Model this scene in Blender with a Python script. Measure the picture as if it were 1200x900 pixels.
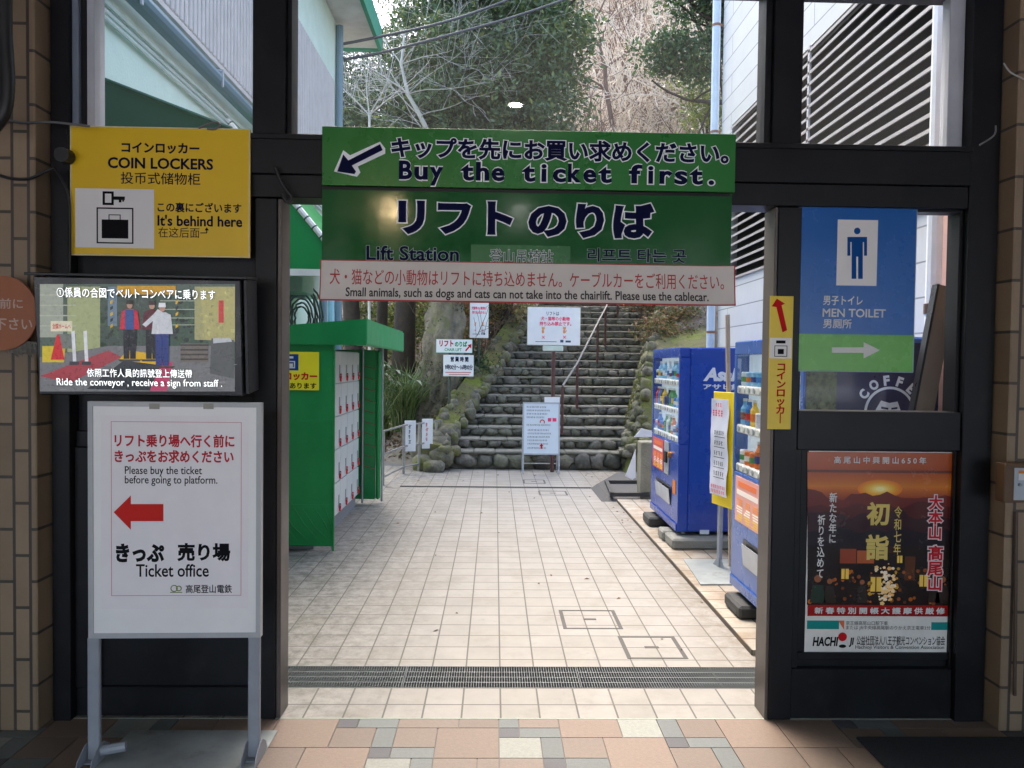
import bpy, bmesh, math, random
import numpy as np
from mathutils import Vector, Matrix, noise as mnoise
rnd = random.Random(7)
SC = bpy.context.scene
COL = SC.collection
for o in list(bpy.data.objects):
    bpy.data.objects.remove(o)

# ------------------------------------------------------------------ camera
FPX, EYE = 873.0, 1.8
yaw, pit, rol = [math.radians(a) for a in (1.33, -1.56, 0.70)]
CF = Vector((math.sin(yaw)*math.cos(pit), math.cos(yaw)*math.cos(pit), math.sin(pit)))
_R = Vector((math.cos(yaw), -math.sin(yaw), 0)); _U = _R.cross(CF)
CR = _R*math.cos(rol) + _U*math.sin(rol)
CU = _U*math.cos(rol) - _R*math.sin(rol)
CO = Vector((0, 0, EYE))
cam = bpy.data.cameras.new('camera'); camo = bpy.data.objects.new('camera', cam); COL.objects.link(camo)
cam.sensor_width = 36; cam.lens = FPX/1200*36; cam.clip_end = 2000; cam.clip_start = .05
camo.matrix_world = Matrix(((CR.x, CU.x, -CF.x, CO.x), (CR.y, CU.y, -CF.y, CO.y), (CR.z, CU.z, -CF.z, CO.z), (0, 0, 0, 1)))
SC.camera = camo

# ------------------------------------------------------------------ light
SUN_EL, SUN_AZ = math.radians(58), math.radians(-14)      # azimuth from +Y clockwise: high ahead, veiled by thin cloud
w = bpy.data.worlds.new('World'); SC.world = w; w.use_nodes = True
nt = w.node_tree
bg = nt.nodes['Background']
sky = nt.nodes.new('ShaderNodeTexSky'); sky.sky_type = 'NISHITA'; sky.sun_disc = False
sky.sun_elevation = SUN_EL; sky.sun_rotation = SUN_AZ; sky.air_density = 1.0; sky.dust_density = 4.0; sky.ozone_density = .6
nt.links.new(sky.outputs[0], bg.inputs[0]); bg.inputs[1].default_value = .15
sun = bpy.data.lights.new('sun', 'SUN'); sun.energy = .66; sun.angle = math.radians(40); sun.color = (1, .97, .92)
suno = bpy.data.objects.new('sun', sun); COL.objects.link(suno)
sd = Vector((math.sin(SUN_AZ)*math.cos(SUN_EL), math.cos(SUN_AZ)*math.cos(SUN_EL), math.sin(SUN_EL)))
suno.rotation_euler = sd.to_track_quat('Z', 'Y').to_euler()
SC.view_settings.view_transform = 'Standard'; SC.view_settings.look = 'None'
SC.view_settings.gamma = 1; SC.view_settings.use_curve_mapping = False
SC.view_settings.exposure = 2.5
SC.cycles.max_bounces = 8; SC.cycles.transparent_max_bounces = 16
SC.cycles.use_denoising = True

# ------------------------------------------------------------------ helpers
def lin(r, g, b):
    f = lambda v: (v/255/12.92) if v/255 <= .04045 else ((v/255+.055)/1.055)**2.4
    return (f(r), f(g), f(b), 1)

def ray(px, py): return CF + CR*((px-600)/FPX) - CU*((py-450)/FPX)
def PY(px, py, y): r = ray(px, py); return CO + r*(y/r.y)
def PX(px, py, x): r = ray(px, py); return CO + r*(x/r.x)
def PZ(px, py, z=0): r = ray(px, py); return CO + r*((z-EYE)/r.z)

class MB:
    """collects faces with a tint each; builds one mesh object"""
    def __init__(s): s.v = []; s.f = []; s.t = []; s.cur = (1, 1, 1, 1)
    def add(s, vs, fs, tint=None):
        n = len(s.v); s.v.extend([tuple(p) for p in vs])
        for f in fs:
            s.f.append(tuple(i+n for i in f)); s.t.append(tint or s.cur)
        return s
    def box(s, x0, x1, y0, y1, z0, z1, tint=None, bev=0):
        if x0 > x1: x0, x1 = x1, x0
        if y0 > y1: y0, y1 = y1, y0
        if z0 > z1: z0, z1 = z1, z0
        b = min(bev, (x1-x0)*.45, (y1-y0)*.45, (z1-z0)*.45)
        if b <= 0:
            vs = [(x, y, z) for z in (z0, z1) for y in (y0, y1) for x in (x0, x1)]
            return s.add(vs, [(0, 2, 3, 1), (4, 5, 7, 6), (0, 1, 5, 4), (2, 6, 7, 3), (0, 4, 6, 2), (1, 3, 7, 5)], tint)
        vs = []; idx = {}
        X, Y, Z = (x0, x1), (y0, y1), (z0, z1)
        for i in (0, 1):
            for j in (0, 1):
                for k in (0, 1):
                    sx, sy, sz = (1-2*i)*b, (1-2*j)*b, (1-2*k)*b
                    idx[i, j, k, 0] = len(vs); vs.append((X[i], Y[j]+sy, Z[k]+sz))
                    idx[i, j, k, 1] = len(vs); vs.append((X[i]+sx, Y[j], Z[k]+sz))
                    idx[i, j, k, 2] = len(vs); vs.append((X[i]+sx, Y[j]+sy, Z[k]))
        fs = []
        for i in (0, 1):
            q = [idx[i, 0, 0, 0], idx[i, 1, 0, 0], idx[i, 1, 1, 0], idx[i, 0, 1, 0]]; fs.append(q if i else q[::-1])
            q = [idx[0, i, 0, 1], idx[1, i, 0, 1], idx[1, i, 1, 1], idx[0, i, 1, 1]]; fs.append(q[::-1] if i else q)
            q = [idx[0, 0, i, 2], idx[1, 0, i, 2], idx[1, 1, i, 2], idx[0, 1, i, 2]]; fs.append(q if i else q[::-1])
        for j in (0, 1):
            for k in (0, 1):
                fs.append([idx[0, j, k, 1], idx[1, j, k, 1], idx[1, j, k, 2], idx[0, j, k, 2]])
                fs.append([idx[j, 0, k, 0], idx[j, 1, k, 0], idx[j, 1, k, 2], idx[j, 0, k, 2]])
                fs.append([idx[j, k, 0, 0], idx[j, k, 1, 0], idx[j, k, 1, 1], idx[j, k, 0, 1]])
                for i in (0, 1): pass
        for i in (0, 1):
            for j in (0, 1):
                for k in (0, 1): fs.append([idx[i, j, k, 0], idx[i, j, k, 1], idx[i, j, k, 2]])
        return s.add(vs, fs, tint)
    def tube(s, pts, rad, n=8, tint=None, cap=True):
        pts = [Vector(p) for p in pts]
        if not hasattr(rad, '__len__'): rad = [rad]*len(pts)
        vs = []; prev = None
        for i, p in enumerate(pts):
            d = (pts[min(i+1, len(pts)-1)] - pts[max(i-1, 0)]).normalized()
            if prev is None:
                a = Vector((0, 0, 1)) if abs(d.z) < .9 else Vector((1, 0, 0))
                u = d.cross(a).normalized()
            else:
                u = (prev - d*prev.dot(d)).normalized()
            prev = u; v = d.cross(u)
            for k in range(n):
                a = 2*math.pi*k/n
                vs.append(p + (u*math.cos(a) + v*math.sin(a))*rad[i])
        fs = []
        for i in range(len(pts)-1):
            for k in range(n):
                k2 = (k+1) % n
                fs.append((i*n+k, i*n+k2, (i+1)*n+k2, (i+1)*n+k))
        if cap:
            fs.append(tuple(range(n))[::-1]); fs.append(tuple(range((len(pts)-1)*n, len(pts)*n)))
        return s.add(vs, fs, tint)
    def poly(s, pts, h, tint=None):
        """prism: pts 3D outline, extruded by vector h"""
        n = len(pts); h = Vector(h)
        vs = [Vector(p) for p in pts] + [Vector(p)+h for p in pts]
        fs = [tuple(range(n))[::-1], tuple(range(n, 2*n))] + [(i, (i+1) % n, n+(i+1) % n, n+i) for i in range(n)]
        return s.add(vs, fs, tint)
    def lathe(s, c, prof, n=12, tint=None):
        vs = []; c = Vector(c)
        for r, z in prof:
            for k in range(n):
                a = 2*math.pi*k/n; vs.append((c.x+r*math.cos(a), c.y+r*math.sin(a), c.z+z))
        fs = [(i*n+k, i*n+(k+1) % n, (i+1)*n+(k+1) % n, (i+1)*n+k) for i in range(len(prof)-1) for k in range(n)]
        fs += [tuple(range(n))[::-1], tuple(range((len(prof)-1)*n, len(prof)*n))]
        return s.add(vs, fs, tint)
    def build(s, name, mat, parent=None, smooth=False, M=None):
        me = bpy.data.meshes.new(name)
        me.from_pydata([tuple(v) for v in s.v], [], s.f)
        a = me.attributes.new('tint', 'FLOAT_COLOR', 'FACE')
        t = np.array(s.t, dtype=np.float32).reshape(-1)
        if len(me.polygons)*4 == len(t): a.data.foreach_set('color', t)
        if smooth: me.polygons.foreach_set('use_smooth', [True]*len(me.polygons))
        me.materials.append(mat); me.update()
        o = bpy.data.objects.new(name, me); COL.objects.link(o)
        if M is not None: o.matrix_world = M
        if parent is not None: o.parent = parent
        return o

def tag(o, label=None, cat=None, group=None, kind=None):
    if label: o['label'] = label
    if cat: o['category'] = cat
    if group: o['group'] = group
    if kind: o['kind'] = kind
    return o

def thing(name, label, cat, loc=(0, 0, 0), M=None, group=None):
    o = bpy.data.objects.new(name, None); COL.objects.link(o); o.empty_display_size = .1
    if M is not None: o.matrix_world = M
    else: o.location = loc
    return tag(o, label, cat, group)

def copy_tree(o, parent=None):
    c = o.copy(); COL.objects.link(c)
    if parent is not None: c.parent = parent
    for ch in list(o.children): copy_tree(ch, c)
    return c

# ---- materials
MATS = {}
def mat(name, col=(.5, .5, .5), rough=.5, metal=0, var=.12, vs=6., bump=0, bs=60., tint=False, spec=.5, emit=0, trans=0, alpha=1, dirt=None, ds=1.5, dl=.55, coat=0):
    if name in MATS: return MATS[name]
    m = bpy.data.materials.new(name); m.use_nodes = True; t = m.node_tree; n = t.nodes; L = t.links
    p = n['Principled BSDF']; p.inputs['Roughness'].default_value = rough; p.inputs['Metallic'].default_value = metal
    p.inputs['Specular IOR Level'].default_value = spec
    if coat: p.inputs['Coat Weight'].default_value = coat; p.inputs['Coat Roughness'].default_value = .12
    tc = n.new('ShaderNodeTexCoord')
    if tint:
        at = n.new('ShaderNodeAttribute'); at.attribute_name = 'tint'; base = at.outputs['Color']
        mx = n.new('ShaderNodeMixRGB'); mx.blend_type = 'MULTIPLY'; mx.inputs[0].default_value = 1
        mx.inputs[2].default_value = (*col[:3], 1); L.new(base, mx.inputs[1]); base = mx.outputs[0]
    else:
        rg = n.new('ShaderNodeRGB'); rg.outputs[0].default_value = (*col[:3], 1); base = rg.outputs[0]
    if var:
        nz = n.new('ShaderNodeTexNoise'); nz.inputs['Scale'].default_value = vs; nz.inputs['Detail'].default_value = 6; nz.inputs['Roughness'].default_value = .65
        L.new(tc.outputs['Object'], nz.inputs['Vector'])
        mr = n.new('ShaderNodeMapRange'); mr.inputs[1].default_value = .25; mr.inputs[2].default_value = .75
        mr.inputs[3].default_value = 1-var; mr.inputs[4].default_value = 1+var
        L.new(nz.outputs[0], mr.inputs[0])
        mv = n.new('ShaderNodeVectorMath'); mv.operation = 'SCALE'; L.new(base, mv.inputs[0]); L.new(mr.outputs[0], mv.inputs['Scale'])
        base = mv.outputs[0]
        rr = n.new('ShaderNodeMapRange'); rr.inputs[1].default_value = .3; rr.inputs[2].default_value = .7
        rr.inputs[3].default_value = max(.02, rough-.08); rr.inputs[4].default_value = min(1, rough+.1)
        L.new(nz.outputs[0], rr.inputs[0]); L.new(rr.outputs[0], p.inputs['Roughness'])
    if dirt:
        nz = n.new('ShaderNodeTexNoise'); nz.inputs['Scale'].default_value = ds; nz.inputs['Detail'].default_value = 8; nz.inputs['Roughness'].default_value = .7
        L.new(tc.outputs['Object'], nz.inputs['Vector'])
        mr = n.new('ShaderNodeMapRange'); mr.inputs[1].default_value = dl; mr.inputs[2].default_value = dl+.2
        L.new(nz.outputs[0], mr.inputs[0])
        mx = n.new('ShaderNodeMixRGB'); mx.inputs[2].default_value = (*dirt[:3], 1)
        L.new(mr.outputs[0], mx.inputs[0]); L.new(base, mx.inputs[1]); base = mx.outputs[0]
    L.new(base, p.inputs['Base Color'])
    if bump:
        nz = n.new('ShaderNodeTexNoise'); nz.inputs['Scale'].default_value = bs; nz.inputs['Detail'].default_value = 5
        L.new(tc.outputs['Object'], nz.inputs['Vector'])
        b = n.new('ShaderNodeBump'); b.inputs['Strength'].default_value = bump; b.inputs['Distance'].default_value = .02
        L.new(nz.outputs[0], b.inputs['Height']); L.new(b.outputs[0], p.inputs['Normal'])
    if emit:
        L.new(base, p.inputs['Emission Color']); p.inputs['Emission Strength'].default_value = emit
    if trans: p.inputs['Transmission Weight'].default_value = trans
    MATS[name] = m
    return m

def glass_mat(name, refl=1.0, dust=.03, tintc=(1, 1, 1)):
    m = bpy.data.materials.new(name); m.use_nodes = True; t = m.node_tree; n = t.nodes; L = t.links; n.clear()
    out = n.new('ShaderNodeOutputMaterial'); tr = n.new('ShaderNodeBsdfTransparent'); tr.inputs[0].default_value = (*tintc, 1)
    gl = n.new('ShaderNodeBsdfGlossy'); gl.inputs['Roughness'].default_value = .015
    fr = n.new('ShaderNodeFresnel'); fr.inputs[0].default_value = 1.5
    mu = n.new('ShaderNodeMath'); mu.operation = 'MULTIPLY'; mu.inputs[1].default_value = refl; L.new(fr.outputs[0], mu.inputs[0])
    di = n.new('ShaderNodeBsdfTranslucent'); di.inputs[0].default_value = (.8, .8, .8, 1)
    m1 = n.new('ShaderNodeMixShader'); m1.inputs[0].default_value = dust; L.new(tr.outputs[0], m1.inputs[1]); L.new(di.outputs[0], m1.inputs[2])
    m2 = n.new('ShaderNodeMixShader'); L.new(mu.outputs[0], m2.inputs[0]); L.new(m1.outputs[0], m2.inputs[1]); L.new(gl.outputs[0], m2.inputs[2])
    L.new(m2.outputs[0], out.inputs[0])
    return m

def leaf_mat(name, rough=.45, trans=.25):
    m = bpy.data.materials.new(name); m.use_nodes = True; t = m.node_tree; n = t.nodes; L = t.links
    p = n['Principled BSDF']; p.inputs['Roughness'].default_value = rough
    at = n.new('ShaderNodeAttribute'); at.attribute_name = 'tint'; L.new(at.outputs['Color'], p.inputs['Base Color'])
    tr = n.new('ShaderNodeBsdfTranslucent'); L.new(at.outputs['Color'], tr.inputs[0])
    mx = n.new('ShaderNodeMixShader'); mx.inputs[0].default_value = trans
    L.new(p.outputs[0], mx.inputs[1]); L.new(tr.outputs[0], mx.inputs[2]); L.new(mx.outputs[0], n['Material Output'].inputs[0])
    return m

def brickmat(name, c1, c2, mortar, bw, bh, ms, off=.5, rot=0, rough=.6, swap=None, bump=.3, var=.25, loc=(0, 0, 0), dirt=None, bias=0, edge=None):
    """brick/tile grid on object coordinates; swap picks which axes feed (u, v)"""
    m = bpy.data.materials.new(name); m.use_nodes = True; t = m.node_tree; n = t.nodes; L = t.links
    p = n['Principled BSDF']; p.inputs['Roughness'].default_value = rough
    tc = n.new('ShaderNodeTexCoord'); sx = n.new('ShaderNodeSeparateXYZ'); cx = n.new('ShaderNodeCombineXYZ')
    L.new(tc.outputs['Object'], sx.inputs[0])
    sw = swap or ('X', 'Y')
    L.new(sx.outputs[sw[0]], cx.inputs[0]); L.new(sx.outputs[sw[1]], cx.inputs[1])
    mp = n.new('ShaderNodeMapping'); mp.inputs['Location'].default_value = loc; L.new(cx.outputs[0], mp.inputs[0])
    br = n.new('ShaderNodeTexBrick'); br.offset = off; br.inputs['Scale'].default_value = 1
    br.inputs['Brick Width'].default_value = bw; br.inputs['Row Height'].default_value = bh
    br.inputs['Mortar Size'].default_value = ms; br.inputs['Mortar Smooth'].default_value = .1; br.inputs['Bias'].default_value = bias
    br.inputs['Color1'].default_value = c1; br.inputs['Color2'].default_value = c2; br.inputs['Mortar'].default_value = mortar
    L.new(mp.outputs[0], br.inputs['Vector'])
    nz = n.new('ShaderNodeTexNoise'); nz.inputs['Scale'].default_value = 3.5; nz.inputs['Detail'].default_value = 9; nz.inputs['Roughness'].default_value = .75
    L.new(tc.outputs['Object'], nz.inputs['Vector'])
    mr = n.new('ShaderNodeMapRange'); mr.inputs[1].default_value = .25; mr.inputs[2].default_value = .75; mr.inputs[3].default_value = 1-var; mr.inputs[4].default_value = 1+var
    L.new(nz.outputs[0], mr.inputs[0])
    mv = n.new('ShaderNodeVectorMath'); mv.operation = 'SCALE'; L.new(br.outputs[0], mv.inputs[0]); L.new(mr.outputs[0], mv.inputs['Scale'])
    base = mv.outputs[0]
    if dirt:
        for col, lo, hi, sc_, amt in dirt:
            n2 = n.new('ShaderNodeTexNoise'); n2.inputs['Scale'].default_value = sc_; n2.inputs['Detail'].default_value = 8; n2.inputs['Roughness'].default_value = .7
            L.new(tc.outputs['Object'], n2.inputs['Vector'])
            m2 = n.new('ShaderNodeMapRange'); m2.inputs[1].default_value = lo; m2.inputs[2].default_value = hi; m2.inputs[4].default_value = amt
            L.new(n2.outputs[0], m2.inputs[0])
            mx = n.new('ShaderNodeMixRGB'); mx.inputs[2].default_value = col; L.new(m2.outputs[0], mx.inputs[0]); L.new(base, mx.inputs[1]); base = mx.outputs[0]
    for ex0, ex1, ecol, eamt in (edge or ()):      # grime gathered along one side of the paving
        e1 = n.new('ShaderNodeMapRange'); e1.inputs[1].default_value = ex0; e1.inputs[2].default_value = ex1; L.new(sx.outputs['X'], e1.inputs[0])
        n4 = n.new('ShaderNodeTexNoise'); n4.inputs['Scale'].default_value = 11; n4.inputs['Detail'].default_value = 10; n4.inputs['Roughness'].default_value = .8; L.new(tc.outputs['Object'], n4.inputs['Vector'])
        e2 = n.new('ShaderNodeMapRange'); e2.inputs[1].default_value = .42; e2.inputs[2].default_value = .62; e2.inputs[4].default_value = eamt; L.new(n4.outputs[0], e2.inputs[0])
        e3 = n.new('ShaderNodeMath'); e3.operation = 'MULTIPLY'; L.new(e1.outputs[0], e3.inputs[0]); L.new(e2.outputs[0], e3.inputs[1])
        mx = n.new('ShaderNodeMixRGB'); mx.inputs[2].default_value = ecol; L.new(e3.outputs[0], mx.inputs[0]); L.new(base, mx.inputs[1]); base = mx.outputs[0]
    L.new(base, p.inputs['Base Color'])
    b = n.new('ShaderNodeBump'); b.inputs['Strength'].default_value = bump; b.inputs['Distance'].default_value = .004; b.invert = True
    L.new(br.outputs['Fac'], b.inputs['Height']); 
    n3 = n.new('ShaderNodeTexNoise'); n3.inputs['Scale'].default_value = 160; L.new(tc.outputs['Object'], n3.inputs['Vector'])
    b2 = n.new('ShaderNodeBump'); b2.inputs['Strength'].default_value = .15; b2.inputs['Distance'].default_value = .004
    L.new(n3.outputs[0], b2.inputs['Height']); L.new(b.outputs[0], b2.inputs['Normal']); L.new(b2.outputs[0], p.inputs['Normal'])
    MATS[name] = m
    return m

INK = lambda name, col, rough=.75: mat('ink_'+name, col, rough, var=.05, spec=.12)
TINT = mat('painted_print', (1, 1, 1), .45, tint=True, var=.04)
TINTG = mat('gloss_print', (1, 1, 1), .22, tint=True, var=.04)
SCREEN = mat('lit_screen', (1, 1, 1), .3, tint=True, var=.12, vs=60, emit=.05)

# ---- flat faces (signs): local x to the right, local -y towards the viewer, local z up
class Face:
    def __init__(s, O, az=0, tilt=0):
        s.O = Vector(O); a = math.radians(az); t = math.radians(tilt)
        s.ux = Vector((math.cos(a), math.sin(a), 0)); n0 = Vector((math.sin(a), -math.cos(a), 0)); z = Vector((0, 0, 1))
        s.uz = (z*math.cos(t) + n0*math.sin(t)); s.n = (n0*math.cos(t) - z*math.sin(t))
        y = -s.n
        s.M = Matrix(((s.ux.x, y.x, s.uz.x, O[0]), (s.ux.y, y.y, s.uz.y, O[1]), (s.ux.z, y.z, s.uz.z, O[2]), (0, 0, 0, 1)))
    def uv(s, px, py):
        r = ray(px, py); k = (s.O-CO).dot(s.n)/r.dot(s.n); p = CO + r*k - s.O
        return p.dot(s.ux), p.dot(s.uz)
    def box(s, x0, y0, x1, y1):
        ym, xm = (y0+y1)/2, (x0+x1)/2
        u0 = s.uv(x0, ym)[0]; u1 = s.uv(x1, ym)[0]; v1 = s.uv(xm, y0)[1]; v0 = s.uv(xm, y1)[1]
        return u0, v0, u1, v1
    def P(s, pts, d):
        return [(u, -d, v) for u, v in (s.uv(*p) for p in pts)]

_tc = {}
def text_geo(body, bevel, spacing=1., line=1., align='LEFT', shear=0, mono=0):
    k = (body, bevel, spacing, line, align, shear, mono)
    if k in _tc: return _tc[k]
    if mono:                    # fixed pitch: every letter centred in a cell, wide ones squeezed
        V, Fc = [], []; n0 = 0
        for i, ch in enumerate(body):
            if ch == ' ': continue
            v, f = text_geo(ch, bevel); v = v.copy(); a, b = v[:, 0].min(), v[:, 0].max(); wd = b-a
            kx = min(mono*.86/wd, 1.5 if ch not in 'i.' else 1.15); v[:, 0] = (v[:, 0]-(a+b)/2)*kx + (i+.5)*mono
            V.append(v); Fc += [tuple(q+n0 for q in p_) for p_ in f]; n0 += len(v)
        _tc[k] = (np.concatenate(V), Fc); return _tc[k]
    c = bpy.data.curves.new('t', 'FONT'); c.body = body; c.resolution_u = 3; c.bevel_depth = bevel; c.bevel_resolution = 0
    c.space_character = spacing; c.space_line = line; c.align_x = align; c.shear = shear
    o = bpy.data.objects.new('t', c); COL.objects.link(o); bpy.context.view_layer.update()
    me = bpy.data.meshes.new_from_object(o.evaluated_get(bpy.context.evaluated_depsgraph_get()))
    vs = np.empty(len(me.vertices)*3, dtype=np.float32); me.vertices.foreach_get('co', vs); vs = vs.reshape(-1, 3)
    fs = [tuple(p.vertices) for p in me.polygons]
    bpy.data.objects.remove(o); bpy.data.curves.remove(c); bpy.data.meshes.remove(me)
    _tc[k] = (vs, fs); return vs, fs

def put_text(mb, body, box, d, bold=0, fit_bold=None, tint=None, keep=False, **kw):
    """letters fitted into box (u0, v0, u1, v1) at distance d in front of the face"""
    vs, fs = text_geo(body, bold, **kw)
    rv, _ = text_geo(body, fit_bold if fit_bold is not None else bold, **kw)
    if len(rv) == 0: return
    a, b = rv[:, :2].min(0), rv[:, :2].max(0)
    u0, v0, u1, v1 = box
    sx, sy = (u1-u0)/max(b[0]-a[0], 1e-6), (v1-v0)/max(b[1]-a[1], 1e-6)
    if keep:
        sx = sy = min(sx, sy); u0 = (u0+u1)/2 - sx*(b[0]-a[0])/2; v0 = (v0+v1)/2 - sy*(b[1]-a[1])/2
    zz = vs[:, 2]/bold if bold else vs[:, 2]
    P = [(u0+(x-a[0])*sx, -(d+.0004*z), v0+(y-a[1])*sy) for (x, y, _), z in zip(vs.tolist(), zz.tolist())]
    mb.add(P, fs, tint)

def vert(s): return '\n'.join(s)

def rect(mb, b, d, tint=None, th=.0006):
    u0, v0, u1, v1 = b
    mb.box(u0, u1, -d, -d+th, v0, v1, tint)
def shape(mb, pts, d, tint=None, th=.0006):
    mb.poly([(u, -d+th, v) for u, v in pts], (0, -th, 0), tint)
def disc(mb, c, r, d, tint=None, n=28, ry=None, th=.0006):
    ry = ry or r
    shape(mb, [(c[0]+r*math.cos(2*math.pi*k/n), c[1]+ry*math.sin(2*math.pi*k/n)) for k in range(n)], d, tint, th)
def frame(mb, b, w_, d0, d1, tint=None):
    u0, v0, u1, v1 = b
    mb.box(u0, u1, -d1, -d0, v0, v0+w_, tint); mb.box(u0, u1, -d1, -d0, v1-w_, v1, tint)
    mb.box(u0, u0+w_, -d1, -d0, v0+w_, v1-w_, tint); mb.box(u1-w_, u1, -d1, -d0, v0+w_, v1-w_, tint)

def ico(sub=2):
    bm = bmesh.new(); bmesh.ops.create_icosphere(bm, subdivisions=sub, radius=1)
    v = [tuple(x.co) for x in bm.verts]; f = [tuple(x.index for x in p.verts) for p in bm.faces]; bm.free(); return v, f
ICO = ico(2); ICO3 = ico(3)
def stone(mb, c, rx, ry, rz, seed, tint=None, geo=None, rough=.28, az=0):
    v, f = geo or ICO; c = Vector(c); off = Vector((seed*7.3, seed*3.1, seed*1.7)); ca, sa = math.cos(az), math.sin(az)
    vs = []
    for p in v:
        q = Vector(p); k = 1 + rough*mnoise.noise(q*1.3+off) + .35*rough*mnoise.noise(q*3.1+off)
        # squarer than a ball
        m = max(abs(q.x), abs(q.y), abs(q.z)); k *= (1/m)**.5
        k += .22*rough*mnoise.noise(q*6.3+off)
        x, y, z = q.x*k*rx, q.y*k*ry, q.z*k*rz
        vs.append((c.x+x*ca-y*sa, c.y+x*sa+y*ca, c.z+z))
    mb.add(vs, f, tint)

def scribble(mb, b, d, seed=0):
    """print too small to read: a row of broken little strokes filling box b"""
    R = random.Random(seed); u0, v0, u1, v1 = b; h = v1-v0; u = u0
    while u < u1-h*.3:
        w_ = min(h*R.uniform(.5, .95), u1-u)
        for k in range(3):
            y = v0+h*(.08+.33*k); a_ = R.uniform(0, .35)*w_
            mb.box(u+a_, u+w_*R.uniform(.7, 1), -d, -d+.0006, y, y+h*.13)
        x = u+w_*R.uniform(.3, .6); mb.box(x, x+h*.12, -d-.0003, -d+.0003, v0, v1); u += w_+h*.16

# ================================================================== SETTING
YF = 3.72                       # front plane of the entrance screen
def sprof(y):                   # height of the stair line
    return max(0, .31+.176*(y-12.62)/.38) if y > 12.6 else 0
def stx(y): return .115/.38*(y-12.62) if y > 12.62 else 0      # stairs drift to the right as they climb
def XL(y): return -.86+stx(y)
def XR(y): return 2.12+stx(y)
STOP = 12.62+.38*27             # top of the stairs
def sm(a, b, x):
    t = min(1, max(0, (x-a)/(b-a))); return t*t*(3-2*t)
def hill(x, y):
    s = sprof(min(y, STOP))
    if y < 9.5: h = -.02
    else:
        if x < XL(y)-.36:
            d = XL(y)-x
            near = s+.24-.72*max(0, d)
            low = max(0, (y-16.5))*.22
            h = max(near if d < 3.4 else low, low, 0)
            h = h*sm(13.0, 14.0, y) - .02*(1-sm(13.0, 14, y))
        elif x > XR(y)+.8:
            h = max(0, (s+1.35+.25*max(0, x-XR(y)))*sm(12.6, 14.2, y))-.02
        else:
            h = s-.45
    if y > STOP:
        side = .62 if x > -3 else .62-.36*sm(-3, -16, x)
        side = side*(1-.25*sm(14, 40, x))
        h = max(h, 0) + (y-STOP)*side*(1-.35*sm(60, 120, y))
    if x < -3 and y > 20: h = h*(1-.45*sm(-3, -12, x))
    if y > 14: h += .35*mnoise.noise(Vector((x*.25, y*.25, 0)))*sm(14, 24, y)*2
    return h

# the ground: one sheet to the horizon
mb = MB(); mb.box(-600, 600, -600, 900, -.6, -.10)
g = mb.build('ground', mat('soil', (.16, .14, .11), .95, var=.3, vs=.8)); tag(g, kind='structure')

mb = MB(); mb.box(-40, 40, -60, -5.2, -.09, -.008)  # unseen pale ground added behind the hall to bounce daylight onto the entrance
g = mb.build('added_bounce_paving', mat('pale_bounce_ground', (.58, .58, .58), .8, var=.15, vs=2)); tag(g, kind='structure')

# outdoor paving (square tiles) as one slab; drains are let into it as real gaps
tile = brickmat('pale_paving', lin(142, 138, 130), lin(149, 145, 138), lin(84, 81, 75), .2, .2, .0048, off=0, rough=.55, loc=(-.05, .115, 0), bump=.5, var=.13,
                dirt=[(lin(112, 106, 90), .52, .74, 2.2, .55), (lin(90, 90, 80), .58, .72, 9, .3)],
                edge=[(-.2, -1.25, lin(66, 66, 58), .75), (1.25, 1.66, lin(104, 88, 62), .8)])
def slab(name, rects, z0, z1, m):
    mb = MB()
    for r in rects: mb.box(*r, z0, z1)
    o = mb.build(name, m); tag(o, kind='structure'); return o
slab('paving', [(-2.5, 2.7, 3.735, 4.09), (-2.5, -1.3, 4.09, 4.38), (2.2, 2.7, 4.09, 4.38), (-2.5, 2.7, 4.38, 10.74),
                (-2.5, -1.36, 10.74, 10.86), (1.62, 2.7, 10.74, 10.86), (-2.5, 2.7, 10.86, 12.95), (2.7, 5.5, 8.95, 12.95)], -.12, 0, tile)
slab('drain_bed', [(-1.3, 2.2, 4.09, 4.38), (-1.36, 1.62, 10.74, 10.86)], -.14, -.085, mat('drain_black', (.02, .02, .02), .8))
slab('step_paving', [(1.62, 2.69, 4.56, 9.72)], .001, .035,
     brickmat('stained_paving', lin(158, 149, 134), lin(166, 157, 143), lin(72, 67, 60), .2, .2, .006, off=0, rough=.6, loc=(-.02, .05, 0), bump=.5, var=.2,
              dirt=[(lin(120, 92, 58), .47, .68, 2.6, .75)]))
slab('path', [(-9, -2.5, 9.6, 26), (-2.5, -1.42, 12.95, 17)], -.098, -.004, mat('asphalt', (.13, .125, .12), .9, var=.25, vs=3, bump=.3, bs=120, dirt=(.22, .17, .12), dl=.5))

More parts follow.
